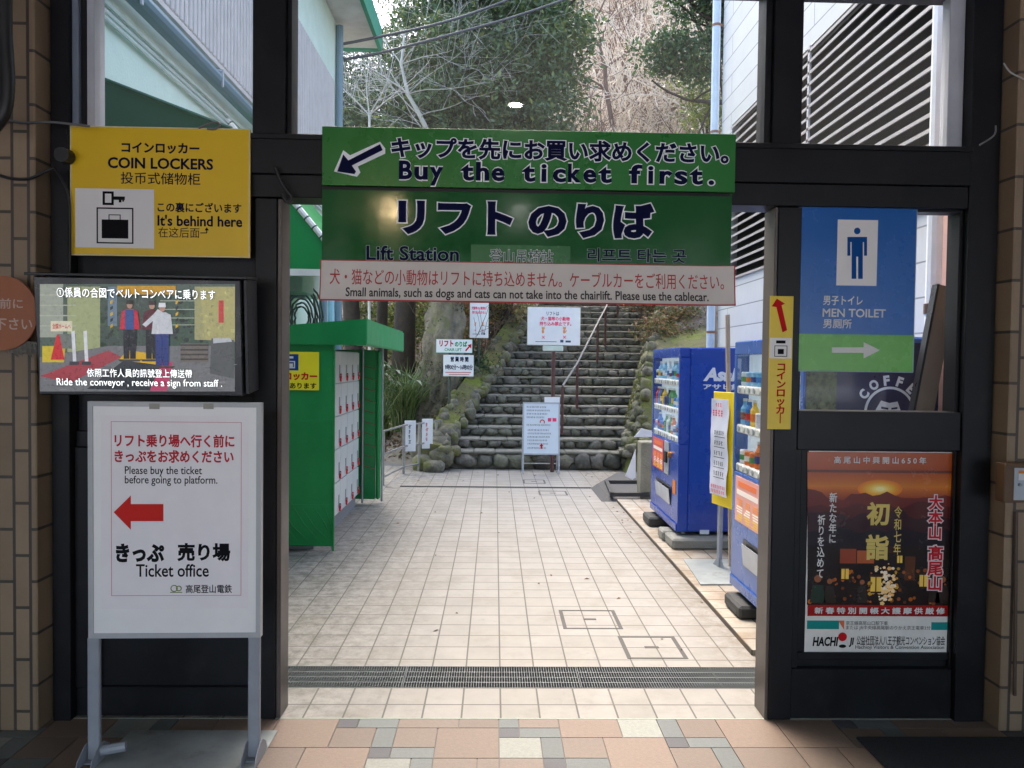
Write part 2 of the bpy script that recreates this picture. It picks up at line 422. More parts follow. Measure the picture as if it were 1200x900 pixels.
# indoor floor: hand-laid pattern of pink, grey and white stone
PK, PK2, LG, DG, WH = lin(126, 108, 94), lin(119, 104, 92), lin(102, 107, 105), lin(78, 78, 82), lin(138, 140, 132)
U = .1; X0 = -1.06; Y0 = 3.728
pat = [  # col, row, w, d, colour (rows run towards the viewer)
 (0,0,3,3,PK),(3,0,1,1,DG),(4,0,2,1,LG),(3,1,2,2,PK2),(5,1,1,2,LG),(6,0,3,1,PK2),(9,0,2,1,PK2),(6,1,2,2,PK2),(8,1,3,3,PK),
 (5,3,1,1,DG),(6,3,2,1,LG),(0,3,2,2,PK2),(2,3,3,2,PK),(5,4,2,2,WH),(7,4,1,2,LG),(8,4,2,2,PK2),(10,4,1,1,PK2),
 (11,0,1,1,LG),(11,1,1,1,DG),(12,0,2,1,PK2),(12,1,2,1,LG),(11,2,2,2,WH),(13,2,1,2,LG),(14,0,3,2,PK),(14,2,2,2,PK2),(17,0,2,2,WH),(16,2,3,3,PK),
 (19,0,1,2,LG),(19,2,1,1,DG),(20,2,2,1,LG),(20,0,2,2,PK2),(22,0,3,3,PK),(19,3,2,2,PK2),(21,3,1,2,LG),(22,3,3,2,PK2),
 (11,4,2,1,PK2),(13,4,1,1,DG),(14,4,2,1,LG),(0,5,3,2,PK2),(3,5,2,1,LG),(3,6,2,1,PK),(5,6,3,1,PK2),(8,6,2,1,PK),(10,5,3,2,PK),(13,5,3,2,PK2),(16,5,2,2,WH),(18,5,3,2,PK),(21,5,4,2,PK2)]
mb = MB(); mb.box(-9, 9, -5.19, 3.73, -.12, -.006, lin(92, 84, 78))
def lay(dx, dy):
    for c, r, w_, d_, col in pat:
        x0 = X0+(c+dx)*U; y1 = Y0-(r+dy)*U*.94; y0 = y1-d_*U*.94
        if x0 > 3.4 or x0+w_*U < -3.6 or y0 < -3: continue
        k = 1+rnd.uniform(-.09, .09)
        mb.box(x0+.0025, x0+w_*U-.0025, y0+.0025, y1-.0025, -.006, 0, (col[0]*k, col[1]*k, col[2]*k, 1))
for j in range(0, 70, 7):
    for i in (-25, 0, 25): lay(i, j)
f = mb.build('indoor_floor', mat('stone_floor', (1, 1, 1), .5, tint=True, var=.22, vs=55, bump=.12, bs=150, dirt=(.12, .10, .085), ds=3, dl=.6)); tag(f, kind='structure')
slab('threshold', [(-2.2, 2.6, 3.7282, 3.7345)], -.12, .0006, mat('pale_green_stone', lin(170, 178, 165), .6, var=.2, vs=30))

# hillside
xs = np.concatenate([np.linspace(-70, -6, 26)[:-1], np.linspace(-6, 8, 57), np.linspace(8, 80, 26)[1:]])
ys = np.concatenate([np.linspace(9.6, 24, 58), np.linspace(24, 140, 50)[1:]])
mb = MB(); nx = len(xs)
for y in ys:
    for x in xs: mb.v.append((x, y, hill(x, y)-.012 if not (-2.5 < x < 2.7 and y < 12.7) else -.2))
for j in range(len(ys)-1):
    for i in range(nx-1):
        if xs[i] < 2.75 and xs[i+1] > -9.2 and ys[j+1] < 13.1: continue
        mb.f.append((j*nx+i, j*nx+i+1, (j+1)*nx+i+1, (j+1)*nx+i)); mb.t.append((1, 1, 1, 1))
h = mb.build('hillside', mat('leaf_litter', (.17, .14, .11), .95, var=.6, vs=.9, bump=.8, bs=14, dirt=(.13, .12, .06), ds=.9, dl=.52), smooth=True); tag(h, kind='structure')

# ------------------------------------------------------------------ the hall the viewer stands in
hall = thing('station_hall', 'dim roofed hall with grey ceiling around the viewer, open to the street behind', 'building')
mb = MB(); mb.box(-7, 7, -5.2, 4.02, 3.76, 3.95); mb.build('ceiling', mat('grey_ceiling', (.22, .22, .22), .8), hall)
mb = MB(); mb.box(-7, 7, -5.2, 4.02, 3.951, 4.1); mb.build('roof', mat('dark_roof', (.1, .1, .1), .7), hall)
mb = MB(); mb.box(-6.79, 6.79, -5.2, -5.0, 3.3, 3.759); mb.build('added_glare_header', mat('hall_wall', (.55, .555, .56), .8), hall)  # unseen, added to cut the bright rear opening's reflection in the dark green board
for s in (-1, 1):
    mb = MB(); mb.box(s*6.8, s*7, -5.2, 4.0, 0, 3.759); mb.build('side_wall', mat('hall_wall', (.55, .555, .56), .8), hall)
    mb = MB(); mb.box(s*3.3, s*6.79, 3.76, 3.98, 0, 3.759); mb.build('front_wall', mat('hall_wall', (.55, .555, .56), .8), hall)

bk = brickmat('brown_brick_tile', lin(146, 124, 100), lin(130, 110, 88), lin(74, 66, 58), .252, .076, .0075, off=.5, rough=.45, swap=('Z', 'X'), bump=.8, var=.12, loc=(.03, .012, 0))
def pillar(x0, x1, label):
    mb = MB(); mb.box(x0, x1, 3.60, 3.98, 0, 3.759, bev=.006)
    o = mb.build('brick_pillar', bk); tag(o, label, 'pillar'); return o
pillar(-2.435, -2.186, 'brown brick-tiled pillar on the left, behind the round orange sign')
pillar(2.528, 3.28, 'brown brick-tiled pillar on the right, carrying the small meter box')
mb = MB(); mb.box(-3.28, -2.45, 3.45, 3.98, 0, 3.759, bev=.01)
o = mb.build('stone_pier', mat('rough_stone', (.14, .125, .11), .9, var=.35, vs=9, bump=1, bs=25)); tag(o, 'rough dark stone pier at the far left edge, beside the brick pillar', 'pillar')

# ------------------------------------------------------------------ entrance screen (dark metal doors and windows)
dark = mat('dark_metal', (.0075, .0075, .0095), .42, var=.3, vs=3, bump=.02, bs=20, spec=.3, dirt=(.016, .015, .014), ds=5, dl=.55)
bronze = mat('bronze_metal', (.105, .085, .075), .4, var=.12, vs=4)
alu = mat('grey_aluminium', (.42, .43, .46), .4, var=.1, vs=5)
scr = thing('entrance_screen', 'dark metal entrance screen with wide open doorway, glazed top lights and solid lower panels', 'entrance', (0, YF, 0))
def lb(x0, x1, y0, y1, z0, z1, bev=.003, mb=None):      # box local to the screen, y from its front plane
    m_ = mb or MB(); m_.box(x0, x1, y0, y1, z0, z1, bev=bev); return m_
D = .16
lb(-2.172, -2.085, -.02, D, 0, 3.755).build('frame_post', dark, scr)
lb(2.365, 2.515, -.02, D, 0, 3.755).build('frame_post', dark, scr)
lb(-1.190, -1.083, 0, D, .0, 2.60).build('door_post', dark, scr)
lb(1.412, 1.530, 0, D, .0, 2.60).build('door_post', dark, scr)
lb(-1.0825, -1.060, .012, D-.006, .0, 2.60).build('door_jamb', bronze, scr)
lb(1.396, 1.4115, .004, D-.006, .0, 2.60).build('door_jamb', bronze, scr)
lb(-1.205, -1.045, .002, D, 2.912, 3.755).build('mullion', dark, scr)
lb(-1.044, -1.022, .03, D-.01, 2.912, 3.755).build('mullion_trim', dark, scr)
lb(1.340, 1.372, .03, D-.01, 2.912, 3.755).build('mullion_trim', dark, scr)
lb(1.373, 1.518, .002, D, 2.912, 3.755).build('mullion', dark, scr)
mb = lb(-2.084, 2.364, -.03, D+.01, 2.715, 2.910); lb(-2.084, 2.364, -.012, D, 2.604, 2.714, mb=mb); lb(-2.084, 2.364, -.042, -.0305, 2.880, 2.905, .002, mb=mb)
mb.build('lintel', dark, scr)
lb(-2.084, 2.364, 0, D, 3.691, 3.755).build('head_rail', dark, scr)
# aluminium trims beside the end frames (top lights)
lb(-2.084, -2.052, .01, .10, 2.912, 3.69).build('window_trim', mat('blue_grey_metal', (.16, .19, .24), .35), scr)
lb(-2.022, -1.985, .03, .13, 2.912, 3.69).build('window_trim', alu, scr)
lb(-2.0515, -2.0225, .03, D, 2.912, 3.69).build('window_trim', dark, scr)
lb(2.285, 2.364, .05, .12, 2.912, 3.69).build('window_trim', alu, scr)
# left closed panel
mb = lb(-2.084, -1.191, .055, .10, .004, 2.603); lb(-2.084, -1.191, .03, .054, .004, .15, mb=mb); lb(-2.084, -1.191, .035, .054, 1.36, 1.44, mb=mb)
lb(-2.084, -1.97, .02, .054, .151, 1.359, mb=mb)
mb.build('door_panel', dark, scr)
# right leaf: window above, panel below
lb(1.531, 2.364, -.004, D-.02, 1.385, 1.580).build('mid_rail', dark, scr)
mb = lb(1.531, 2.364, .05, .11, .004, 1.384); lb(1.531, 1.565, .02, .049, .26, 1.384, mb=mb); lb(2.354, 2.364, .02, .049, .26, 1.384, mb=mb)
lb(1.531, 2.364, .01, .049, .004, .26, mb=mb); lb(1.566, 2.353, .03, .049, .30, .335, .002, mb=mb)
mb.build('lower_panel', dark, scr)
mb = lb(1.531, 1.548, .02, .10, 1.581, 2.603); lb(2.345, 2.364, .02, .10, 1.581, 2.603, mb=mb); lb(1.549, 2.344, .02, .10, 2.592, 2.603, .001, mb=mb)
mb.build('window_frame', dark, scr)
clear = glass_mat('clear_glass', 1.0, .022)
for x0, x1 in ((-1.984, -1.206), (-1.021, 1.339), (1.519, 2.284)):
    mb = MB(); mb.add([(x0, .085, 2.911), (x1, .085, 2.911), (x1, .085, 3.69), (x0, .085, 3.69)], [(0, 1, 2, 3)]); mb.build('glass_pane', clear, scr)
mb = MB(); mb.add([(1.549, .07, 1.581), (2.344, .07, 1.581), (2.344, .07, 2.5915), (1.549, .07, 2.5915)], [(0, 1, 2, 3)]); mb.build('glass_pane', glass_mat('window_glass', .28, .002), scr)

# hall ceiling lamps (seen as reflections in the glass and in the green board)
def lamp(x, y, col, e, label):
    t = thing('ceiling_lamp', label, 'lamp', (x, y, 3.76), group='lamps in the hall ceiling')
    mb = MB(); mb.lathe((0, 0, -.035), [(.060, 0), (.066, .01), (.066, .034)], 24); mb.build('lamp_rim', mat('lamp_white', (.75, .75, .75), .5), t)
    mb = MB(); mb.lathe((0, 0, -.043), [(.048, 0), (.050, .004), (.050, .0075)], 24); mb.build('lamp_diffuser', mat('lamp_glow_'+label[:4], col, .5, var=0, emit=e), t)
lamp(.13, 2.02, (1, .97, .92), 30, 'white round ceiling lamp nearest the doorway')
lamp(.30, -2.3, (1, .97, .92), 150, 'white round ceiling lamp further back in the hall')
lamp(-1.32, -2.2, (1, .72, .38), 190, 'warm yellow round ceiling lamp on the left of the hall')

# ------------------------------------------------------------------ drains and covers
steel = mat('galvanised_steel', (.34, .37, .37), .42, metal=.6, var=.2, vs=12)
grate_m = mat('grate_steel', (.13, .145, .145), .5, metal=.3, var=.3, vs=9)
dg = thing('drain_grate', 'long slotted steel drain grate across the doorway', 'drain grate', (0, 4.235, 0))
for x0, x1 in ((-1.3, -.50), (-.494, .50), (.506, 1.30), (1.306, 2.2)):
    mb = MB(); n_ = int((x1-x0)/.0145)
    for i in range(n_+1):
        x = x0+.003+i*(x1-x0-.006)/n_; mb.box(x-.0019, x+.0019, -.142, .142, -.03, -.001)
    for y in (-.07, 0, .07): mb.box(x0, x1, y-.004, y+.004, -.026, -.0016)
    mb.box(x0, x0+.004, -.144, .144, -.032, -.0005); mb.box(x1-.004, x1, -.144, .144, -.032, -.0005)
    mb.build('grate_section', grate_m, dg)
mb = MB(); mb.box(-1.3, 2.2, -.1449, -.1425, -.05, .0006); mb.box(-1.3, 2.2, .1425, .1449, -.05, .0006); mb.build('drain_edge', grate_m, dg)
dg = thing('drain_grate', 'narrow dark drain channel across the far end of the paving', 'drain grate', (0, 10.8, 0))
mb = MB(); n_ = 120
for i in range(n_): x = -1.35+i*2.96/n_; mb.box(x, x+.012, -.058, .058, -.03, -.008)
mb.build('grate_section', mat('dark_iron', (.10, .10, .095), .6), dg)
mb = MB(); mb.box(-1.36, 1.62, -.0599, -.054, -.05, .001); mb.box(-1.36, 1.62, .054, .0599, -.05, .001); mb.build('drain_edge', mat('dark_iron', (.10, .10, .095), .6), dg)
cov = mat('cover_frame', (.06, .055, .05), .55, var=.2)
def cover(cx, cy, w_, d_, label):
    t = thing('access_cover', label, 'cover', (cx, cy, 0))
    mb = MB(); b = .016
    mb.box(-w_/2, w_/2, -d_/2, -d_/2+b, -.01, .0022); mb.box(-w_/2, w_/2, d_/2-b, d_/2, -.01, .0022)
    mb.box(-w_/2, -w_/2+b*1.6, -d_/2+b, d_/2-b, -.01, .0022); mb.box(w_/2-b*1.6, w_/2, -d_/2+b, d_/2-b, -.01, .0022)
    mb.build('cover_rim', cov, t)
    mb = MB(); mb.box(-.045, .045, -.014, .014, -.01, .0022); mb.build('lift_handle', cov, t)
for q, lab in (((653, 715, 718, 715, 685, 737), 'tiled access cover with a dark metal rim, further from the doorway'),
               ((722, 746, 788, 746, 763, 772), 'tiled access cover with a dark metal rim, nearest the drain grate')):
    a, b_, c_ = PZ(q[0], q[1]), PZ(q[2], q[3]), PZ(q[4], q[5])
    cover((a.x+b_.x)/2+.01, (a.y+c_.y)/2, b_.x-a.x, a.y-c_.y, lab)
cover(.62, 11.35, .34, .36, 'small access cover in the paving in front of the folding notice')
cover(.83, 10.35, .40, .34, 'tiled access cover just before the narrow drain channel')

# ------------------------------------------------------------------ left building
pale = mat('pale_green_render', lin(206, 224, 210), .75, var=.08, vs=4, bump=.25, bs=40, dirt=lin(170, 196, 180), ds=.8, dl=.6)
ann = thing('annex_building', 'pale green rendered building with ribbed white cladding along the left side', 'building')
mb = MB(); mb.box(-6.5, -2.5, 4.03, 11.7, 0, 7.0); mb.build('wall', pale, ann)
mb = MB(); n_ = 84
for i in range(n_):
    y = 4.3+i*.085; mb.box(-2.499, -2.463, y, y+.052, 4.44, 6.02, bev=.008)
mb.box(-2.4995, -2.485, 4.29, 4.3+n_*.085, 4.43, 6.03); mb.build('ribbed_cladding', mat('ribbed_white', (.52, .50, .48), .6), ann)
mb = MB(); mb.box(-2.4985, -2.44, 4.03, 11.5, 4.36, 4.40); mb.build('drip_rail', mat('ribbed_white', (.52, .50, .48), .6), ann)
mb = MB(); mb.box(-6.5, -2.0, 4.03, 12.6, 7.02, 7.20); mb.build('eave_soffit', mat('soffit', (.62, .62, .60), .8, var=.25, vs=2), ann)
mb = MB(); mb.box(-1.999, -1.94, 4.03, 12.66, 6.98, 7.34); mb.box(-6.5, -1.94, 12.601, 12.66, 6.98, 7.34); mb.box(-6.4, -1.95, 4.03, 12.59, 7.201, 7.3); mb.build('roof_fascia', mat('fascia_green', lin(64, 150, 122), .45), ann)
pipe = mat('blue_grey_pipe', lin(104, 130, 142), .4, var=.08)
mb = MB(); mb.tube([(-2.40, 4.2, 4.19), (-2.40, 11.5, 4.19)], .066, 12); mb.build('wall_pipe', pipe, ann)
for y in (5.0, 6.45, 7.9, 9.4):
    mb = MB(); mb.box(-2.498, -2.33, y-.012, y+.012, 4.246, 4.262); mb.box(-2.345, -2.332, y-.012, y+.012, 4.12, 4.2455); mb.build('pipe_bracket', alu, ann)
cd = mat('white_conduit', lin(205, 214, 208), .5)
for z in (3.94, 3.985, 4.04):
    mb = MB(); mb.tube([(-2.472, 4.2, z), (-2.472, 11.4, z)], .014, 6); mb.build('conduit', cd, ann)
mb = MB(); mb.tube([(-2.44, 11.64, 0), (-2.44, 11.64, 6.95)], .055, 10); mb.build('downpipe', pipe, ann)
for y_, r_ in ((10.45, .055), (10.95, .05)):
    mb = MB(); mb.tube([(-2.40, y_, 0), (-2.40, y_, 3.3)], r_, 10); mb.build('wall_pipe', mat('light_blue_pipe', lin(150, 196, 208), .4) if r_ == .05 else pipe, ann)

# awnings on that wall
def awning(label, y0, y1, prof, col, rope=False):
    t = thing('wall_awning', label, 'awning', (-2.5, y0, 0)); L_ = y1-y0
    m_ = mat('awning_'+str(int(y0)), col, .5, var=.12, vs=2, bump=.2, bs=6)
    mb = MB(); (xa, za), (xb, zb), (xc, zc), (xd, zd) = prof
    mb.poly([(xa, 0, za), (xb, 0, zb), (xc, 0, zc), (xd, 0, zd)], (0, .012, 0)); mb.build('end_panel', m_, t)
    mb = MB(); mb.poly([(xa, .013, za), (xb, .013, zb), (xb, .013, zb-.015), (xa, .013, za-.015)], (0, L_, 0)); mb.build('canopy_sheet', m_, t)
    mb = MB(); mb.poly([(xb, .013, zb-.016), (xb-.012, .013, zb-.016), (xb-.012, .013, zc), (xb, .013, zc)], (0, L_, 0)); mb.build('valance', m_, t)
    if rope:
        pts = [(xa+(xb-xa)*k/30, -.012, za+(zb-za)*k/30+.012) for k in range(31)]
        mb = MB(); mb.tube(pts, .028, 8); mb.build('roller_tube', mat('cream_tube', lin(226, 222, 210), .5), t)
        mb = MB()
        for k in range(1, 30, 2):
            p = Vector(pts[k]); d = (Vector(pts[k+1])-p).normalized()
            mb.tube([p-d*.006, p+d*.006], .0315, 8)
        mb.build('lacing', mat('dark_cord', (.03, .06, .05), .7), t)
        mb = MB(); mb.box(xd, xc, -.03, -.001, zc-.05, zc+.012); mb.build('bottom_rail', mat('cream_tube', lin(226, 222, 210), .5), t)
    else:
        mb = MB(); mb.tube([(xa, -.006, za), (xb, -.006, zb)], .012, 6); mb.build('hem', m_, t)
a, b_ = PY(105, 84, 4.6), PY(272, 151, 4.6)
awning('dark green awning on the pale green wall, above the coin locker sign', 4.6, 5.5, [(.001, a.z), (b_.x+2.5, b_.z), (b_.x+2.5, b_.z-.45), (.001, b_.z-.45)], lin(10, 92, 66))
a, b_, c_ = PY(330, 222, 7.0), PY(400, 309, 7.0), PY(350, 317, 7.0)
awning('bright green awning with a white laced edge, behind the left door post', 7.0, 9.2, [(.001, a.z+.62), (b_.x+2.5, b_.z+.02), (b_.x+2.5, c_.z), (.001, c_.z)], lin(8, 132, 58), True)
# duct and cable coil under it
t = thing('duct_box', 'pale cable duct box on the wall under the bright green awning', 'duct', (0, 0, 0))
mb = MB(); mb.box(-2.499, -2.16, 8.4, 9.5, 2.58, 2.86, bev=.01); mb.build('duct_body', cd, t)
mb = MB(); mb.box(-2.499, -2.15, 8.36, 8.398, 2.57, 2.87, bev=.01); mb.build('duct_cap', cd, t)
t = thing('cable_coil', 'coil of grey cable hanging on the pale green wall below the duct box', 'cable coil', (-2.2, 8.95, 2.30))
for k in range(7):
    r0 = .08+k*.028
    mb = MB(); mb.tube([(-.10+r0*math.cos(a_*math.pi/12)+rnd.uniform(-.012, .012), -.04+rnd.uniform(-.02, .02), .06+r0*1.7*math.sin(a_*math.pi/12)-.05) for a_ in range(25)], .012, 6)
    mb.build('cable_loop', mat('grey_cable', (.22, .23, .24), .5), t)
mb = MB(); mb.box(-.298, -.06, -.05, -.03, .25, .28); mb.build('coil_hook', steel, t)

# ------------------------------------------------------------------ right building
rb = thing('louvred_building', 'white sided building with a long band of dark louvres along the right side', 'building')
side = brickmat('white_siding', lin(200, 202, 200), lin(194, 197, 195), lin(132, 135, 136), 3.2, .225, .006, off=.3, rough=.6, swap=('Y', 'Z'), bump=.6, var=.06, dirt=[(lin(196, 190, 140), .60, .8, .7, .6)])
mb = MB(); mb.box(2.7, 6.5, 4.03, 9.0, 0, 2.80); mb.box(2.7, 6.5, 4.03, 9.0, 4.58, 8.0); mb.box(2.80, 6.5, 4.03, 9.0, 2.801, 4.579); mb.box(2.7, 2.799, 8.6, 9.0, 2.801, 4.579)
mb.build('wall', side, rb)
mb = MB(); mb.box(2.785, 2.7995, 4.05, 8.59, 2.802, 4.578); mb.build('louvre_backing', mat('louvre_dark', (.018, .015, .014), .7), rb)
mb = MB(); N = 19
for i in range(N):
    z = 2.83+i*(4.56-2.83)/(N-1)
    mb.poly([(2.692, 4.05, z-.026), (2.694, 4.05, z-.034), (2.782, 4.05, z+.036), (2.780, 4.05, z+.044)], (0, 4.53, 0), (.05, .042, .038, 1))
    mb.box(2.682, 2.6915, 4.05, 8.58, z-.040, z-.016, (.42, .39, .36, 1))  # front lip coloured lighter to stand for the lit blade edge
mb.build('louvre_blades', mat('louvre_lit_lip_tones', (1, 1, 1), .5, var=.15, tint=True), rb)
mb = MB(); mb.box(2.682, 2.70, 6.44, 6.475, 2.80, 4.58); mb.build('louvre_mullion', mat('louvre_grey', (.50, .47, .45), .5, var=.15), rb)
mb = MB(); mb.tube([(2.63, 9.06, 0), (2.63, 9.06, 7.9)], .05, 12); mb.build('downpipe', mat('blue_white_pipe', lin(206, 220, 232), .35), rb)
for z in (2.2, 3.35, 4.62, 5.9):
    mb = MB(); mb.tube([(2.63, 9.06, z), (2.63, 9.06, z+.03)], .055, 12); mb.box(2.655, 2.699, 9.04, 9.06, z, z+.03); mb.build('pipe_clip', mat('rusty_clip', lin(150, 110, 90), .7), rb)
mb = MB(); mb.tube([(2.635, 4.42, 0), (2.635, 4.42, 7.5)], .055, 12); mb.build('downpipe', mat('white_pipe', lin(222, 226, 226), .35), rb)
mb = MB(); mb.box(2.575, 2.69, 4.20, 4.27, 0, 7.5, bev=.008); mb.build('corner_strip', mat('pink_strip', lin(200, 160, 146), .6), rb)
mb = MB(); mb.tube([(2.635, 4.42, 2.13), (2.635, 4.42, 2.19)], .062, 12); mb.build('pipe_clip', mat('brown_clip', lin(80, 56, 44), .7), rb)

# ------------------------------------------------------------------ stairs
stair = thing('stone_stairway', 'broad stairway of mossy boulders climbing the hill beyond the paving', 'stairway', (0, 12.62, 0))
conc = mat('stair_concrete', lin(128, 125, 114), .9, var=.3, vs=7, bump=.5, bs=50, dirt=lin(74, 82, 52), ds=1.6, dl=.55)
rock = mat('dark_boulder', lin(98, 96, 86), .8, tint=True, var=.5, vs=9, bump=.9, bs=30, dirt=lin(92, 94, 54), ds=2.6, dl=.58)
for n_ in range(27):
    yy = n_*.38; z0 = .31+.176*(n_-1) if n_ else 0; z1 = .31+.176*n_; y_abs = 12.62+yy
    xl, xr = XL(y_abs)-.1, XR(y_abs)+.1
    mb = MB(); mb.box(xl, xr, yy+.075, yy+.62, max(z0-.3, 0), z1-.025, bev=.012)
    # lip: slightly uneven edge
    k = xl
    while k < xr:
        k2 = min(xr, k+rnd.uniform(.35, .8)); o_ = rnd.uniform(-.02, .02)
        mb.box(k, k2-.004, yy+.02+o_, yy+.60, z1-.045, z1+rnd.uniform(-.006, .006), bev=.014); k = k2
    o = mb.build('step', conc, stair)
    mb = MB(); x = xl; hgt = (z1-z0)
    while x < xr:
        w_ = rnd.uniform(.16, .36) if n_ else rnd.uniform(.24, .42)
        g_ = rnd.uniform(.6, 1.35); tn = (g_, g_*rnd.uniform(.95, 1.05), g_*rnd.uniform(.9, 1.02), 1)
        stone(mb, (x+w_/2, yy+.085+rnd.uniform(-.02, .03), z0+hgt*.45), w_*.52, .10+.03*(n_ == 0), hgt*.50*rnd.uniform(.72, 1.04), rnd.random()*50, tn, rough=.42)
        if n_ > 3 and rnd.random() < .35:
            stone(mb, (x+rnd.uniform(0, w_), yy+.05, z0+.03), .05, .05, .04, rnd.random()*50, tn)
        x += w_*.97
    mb.build('riser_stones', rock, o, smooth=True)

moss = mat('mossy_stone', lin(108, 104, 90), .9, tint=True, var=.6, vs=9, bump=1, bs=24, dirt=lin(98, 102, 40), ds=3.5, dl=.46)
mossd = mat('mossy_bank', lin(96, 92, 62), .95, var=.4, vs=5, bump=1, bs=25, dirt=lin(104, 112, 40), ds=1.5, dl=.44)
kb = thing('stone_kerb_wall', 'low mossy stone kerb wall rising along the left edge of the stairway', 'wall', (0, 12.62, 0))
mb = MB()
for i in range(27):
    y0, y1 = 12.62+i*.38-.12, 12.62+(i+1)*.38-.12; za, zb = sprof(max(y0, 12.62)), sprof(y1)
    x0, x1 = XL(y0), XL(y1)
    mb.poly([(x0-.40, y0-12.62, za-.7), (x0-.02, y0-12.62, za-.7), (x0-.02, y0-12.62, za+.10), (x0-.40, y0-12.62, za+.16)], (x1-x0, .385, zb-za))
mb.build('kerb_bank', mossd, kb)
mb = MB()
for i in range(62):
    y = 12.45+i*.165; z = sprof(max(y, 12.62)); x = XL(y); g_ = rnd.uniform(.7, 1.3)
    r_ = rnd.uniform(.6, 1.4); stone(mb, (x+.02+rnd.uniform(-.05, .05), y-12.62, z+.05+rnd.uniform(-.04, .04)), .10*r_, .11*r_, .12*rnd.uniform(.7, 1.2), rnd.random()*60, (g_, g_, g_, 1), rough=.5)
    if rnd.random() < .5: stone(mb, (x-.36+rnd.uniform(-.08, .08), y-12.62, z+.12), .09, .1, .1, rnd.random()*60, (g_, g_, g_, 1))
for p in ((-.98, -.28, .06, .17), (-.88, -.1, .22, .2), (-1.15, -.1, .1, .2), (-1.2, .1, .3, .2), (-.95, .12, .42, .16), (-.86, .35, .58, .15), (-.80, .5, .62, .14), (-.98, .3, .5, .18), (-.7, .02, .3, .13)):
    stone(mb, p[:3], p[3]*1.1, p[3], p[3]*.8, rnd.random()*60, (.9, .9, .9, 1))
mb.build('kerb_stones', moss, kb, smooth=True)

rw = thing('retaining_wall', 'steep mossy boulder wall along the right edge of the stairway', 'wall', (0, 12.62, 0))
mb = MB()
for i in range(-1, 27):
    y0, y1 = 12.62+i*.38, 12.62+(i+1)*.38; za, zb = sprof(max(y0, 12.62)), sprof(y1); x0, x1 = XR(y0), XR(y1)
    t0, t1 = 1.25*sm(12.0, 13.6, y0)+.1, 1.25*sm(12.0, 13.6, y1)+.1
    v = [(x0+.05, y0-12.62, max(za-.6, -.05)), (x0+.40, y0-12.62, za+t0), (x0+1.6, y0-12.62, za+t0+.25), (x0+1.6, y0-12.62, -.05),
         (x1+.05, y1-12.62, max(zb-.6, -.05)), (x1+.40, y1-12.62, zb+t1), (x1+1.6, y1-12.62, zb+t1+.25), (x1+1.6, y1-12.62, -.05)]
    mb.add(v, [(0, 1, 5, 4), (1, 2, 6, 5), (2, 3, 7, 6), (0, 3, 2, 1), (4, 5, 6, 7)])
mb.build('wall_core', mossd, rw)
mb = MB()
for i in range(58):
    y = 12.35+i*.18
    zb = sprof(max(y, 12.62)); tt = 1.25*sm(12.0, 13.6, y)+.1
    for k in range(8):
        q = (k+.5*(i % 2))/7.5; g_ = rnd.uniform(.6, 1.4)
        if q*tt > tt: continue
        r_ = rnd.uniform(.55, 1.35); stone(mb, (XR(y)+.09+.35*q+rnd.uniform(-.03, .03), y-12.62+rnd.uniform(-.07, .07), zb+q*tt+rnd.uniform(-.04, .06)), .08, .115*r_, .10*r_*(.5+.5*tt/1.35), rnd.random()*60, (g_, g_, g_, 1), rough=.5)
mb.build('wall_stones', moss, rw, smooth=True)

# stair handrail
hr = thing('handrail', 'thin metal handrail on brown posts running up the middle of the stairs', 'handrail', (0, 0, 0))
def hp(y, x, h=.80): return Vector((x, y, sprof(y)+h))
hpts = [(13.25, 1.21), (14.15, 1.57), (16.05, 2.21), (16.85, 2.49), (18.6, 3.05)]
mb = MB(); mb.tube([hp(*p) + Vector((0, 0, .012)) for p in hpts], .019, 8); mb.build('rail', mat('worn_steel', (.20, .19, .18), .6), hr)
for y, x in hpts:
    mb = MB(); p = hp(y, x); mb.tube([(x, y, p.z-.86), p], .026, 8); mb.build('rail_post', mat('brown_post', lin(84, 52, 50), .5), hr)

# ================================================================== SIGNS ON THE ENTRANCE SCREEN
def sign(name, label, cat, x0, y0, x1, y1, Y, th, m, border=None, bw=.006, az=0, tilt=0, group=None, bev=.002, O=None):
    O = O or PY((x0+x1)/2, y1, Y)
    F = Face(O, az, tilt); t = thing(name, label, cat, M=F.M, group=group)
    b = F.box(x0, y0, x1, y1)
    mb = MB(); mb.box(b[0], b[2], -th, 0, b[1], b[3], bev=bev); mb.build('board', m, t)
    if border:
        mb = MB(); frame(mb, b, bw, th+.0002, th+.0012); mb.build('border', border, t)
    return F, t, b
BLK, NAVY, RED, WHT = lin(22, 22, 26), lin(20, 28, 66), lin(196, 30, 36), lin(232, 230, 228)
def letters(F, t, name, items, d, mt, part='lettering'):
    for it in items:
        body, box = it[0], it[1]; kw = dict(it[2]) if len(it) > 2 else {}; mb = MB()
        put_text(mb, body, F.box(*box), d, **kw); mb.build(part, mt, t)
ink_black, ink_navy, ink_red, ink_white = INK('black', lin(20, 20, 24)), INK('navy', lin(8, 13, 52)), INK('red', lin(190, 28, 34)), INK('white', lin(214, 212, 210))
white_board = mat('white_board', lin(226, 222, 220), .4, var=.05, vs=2)

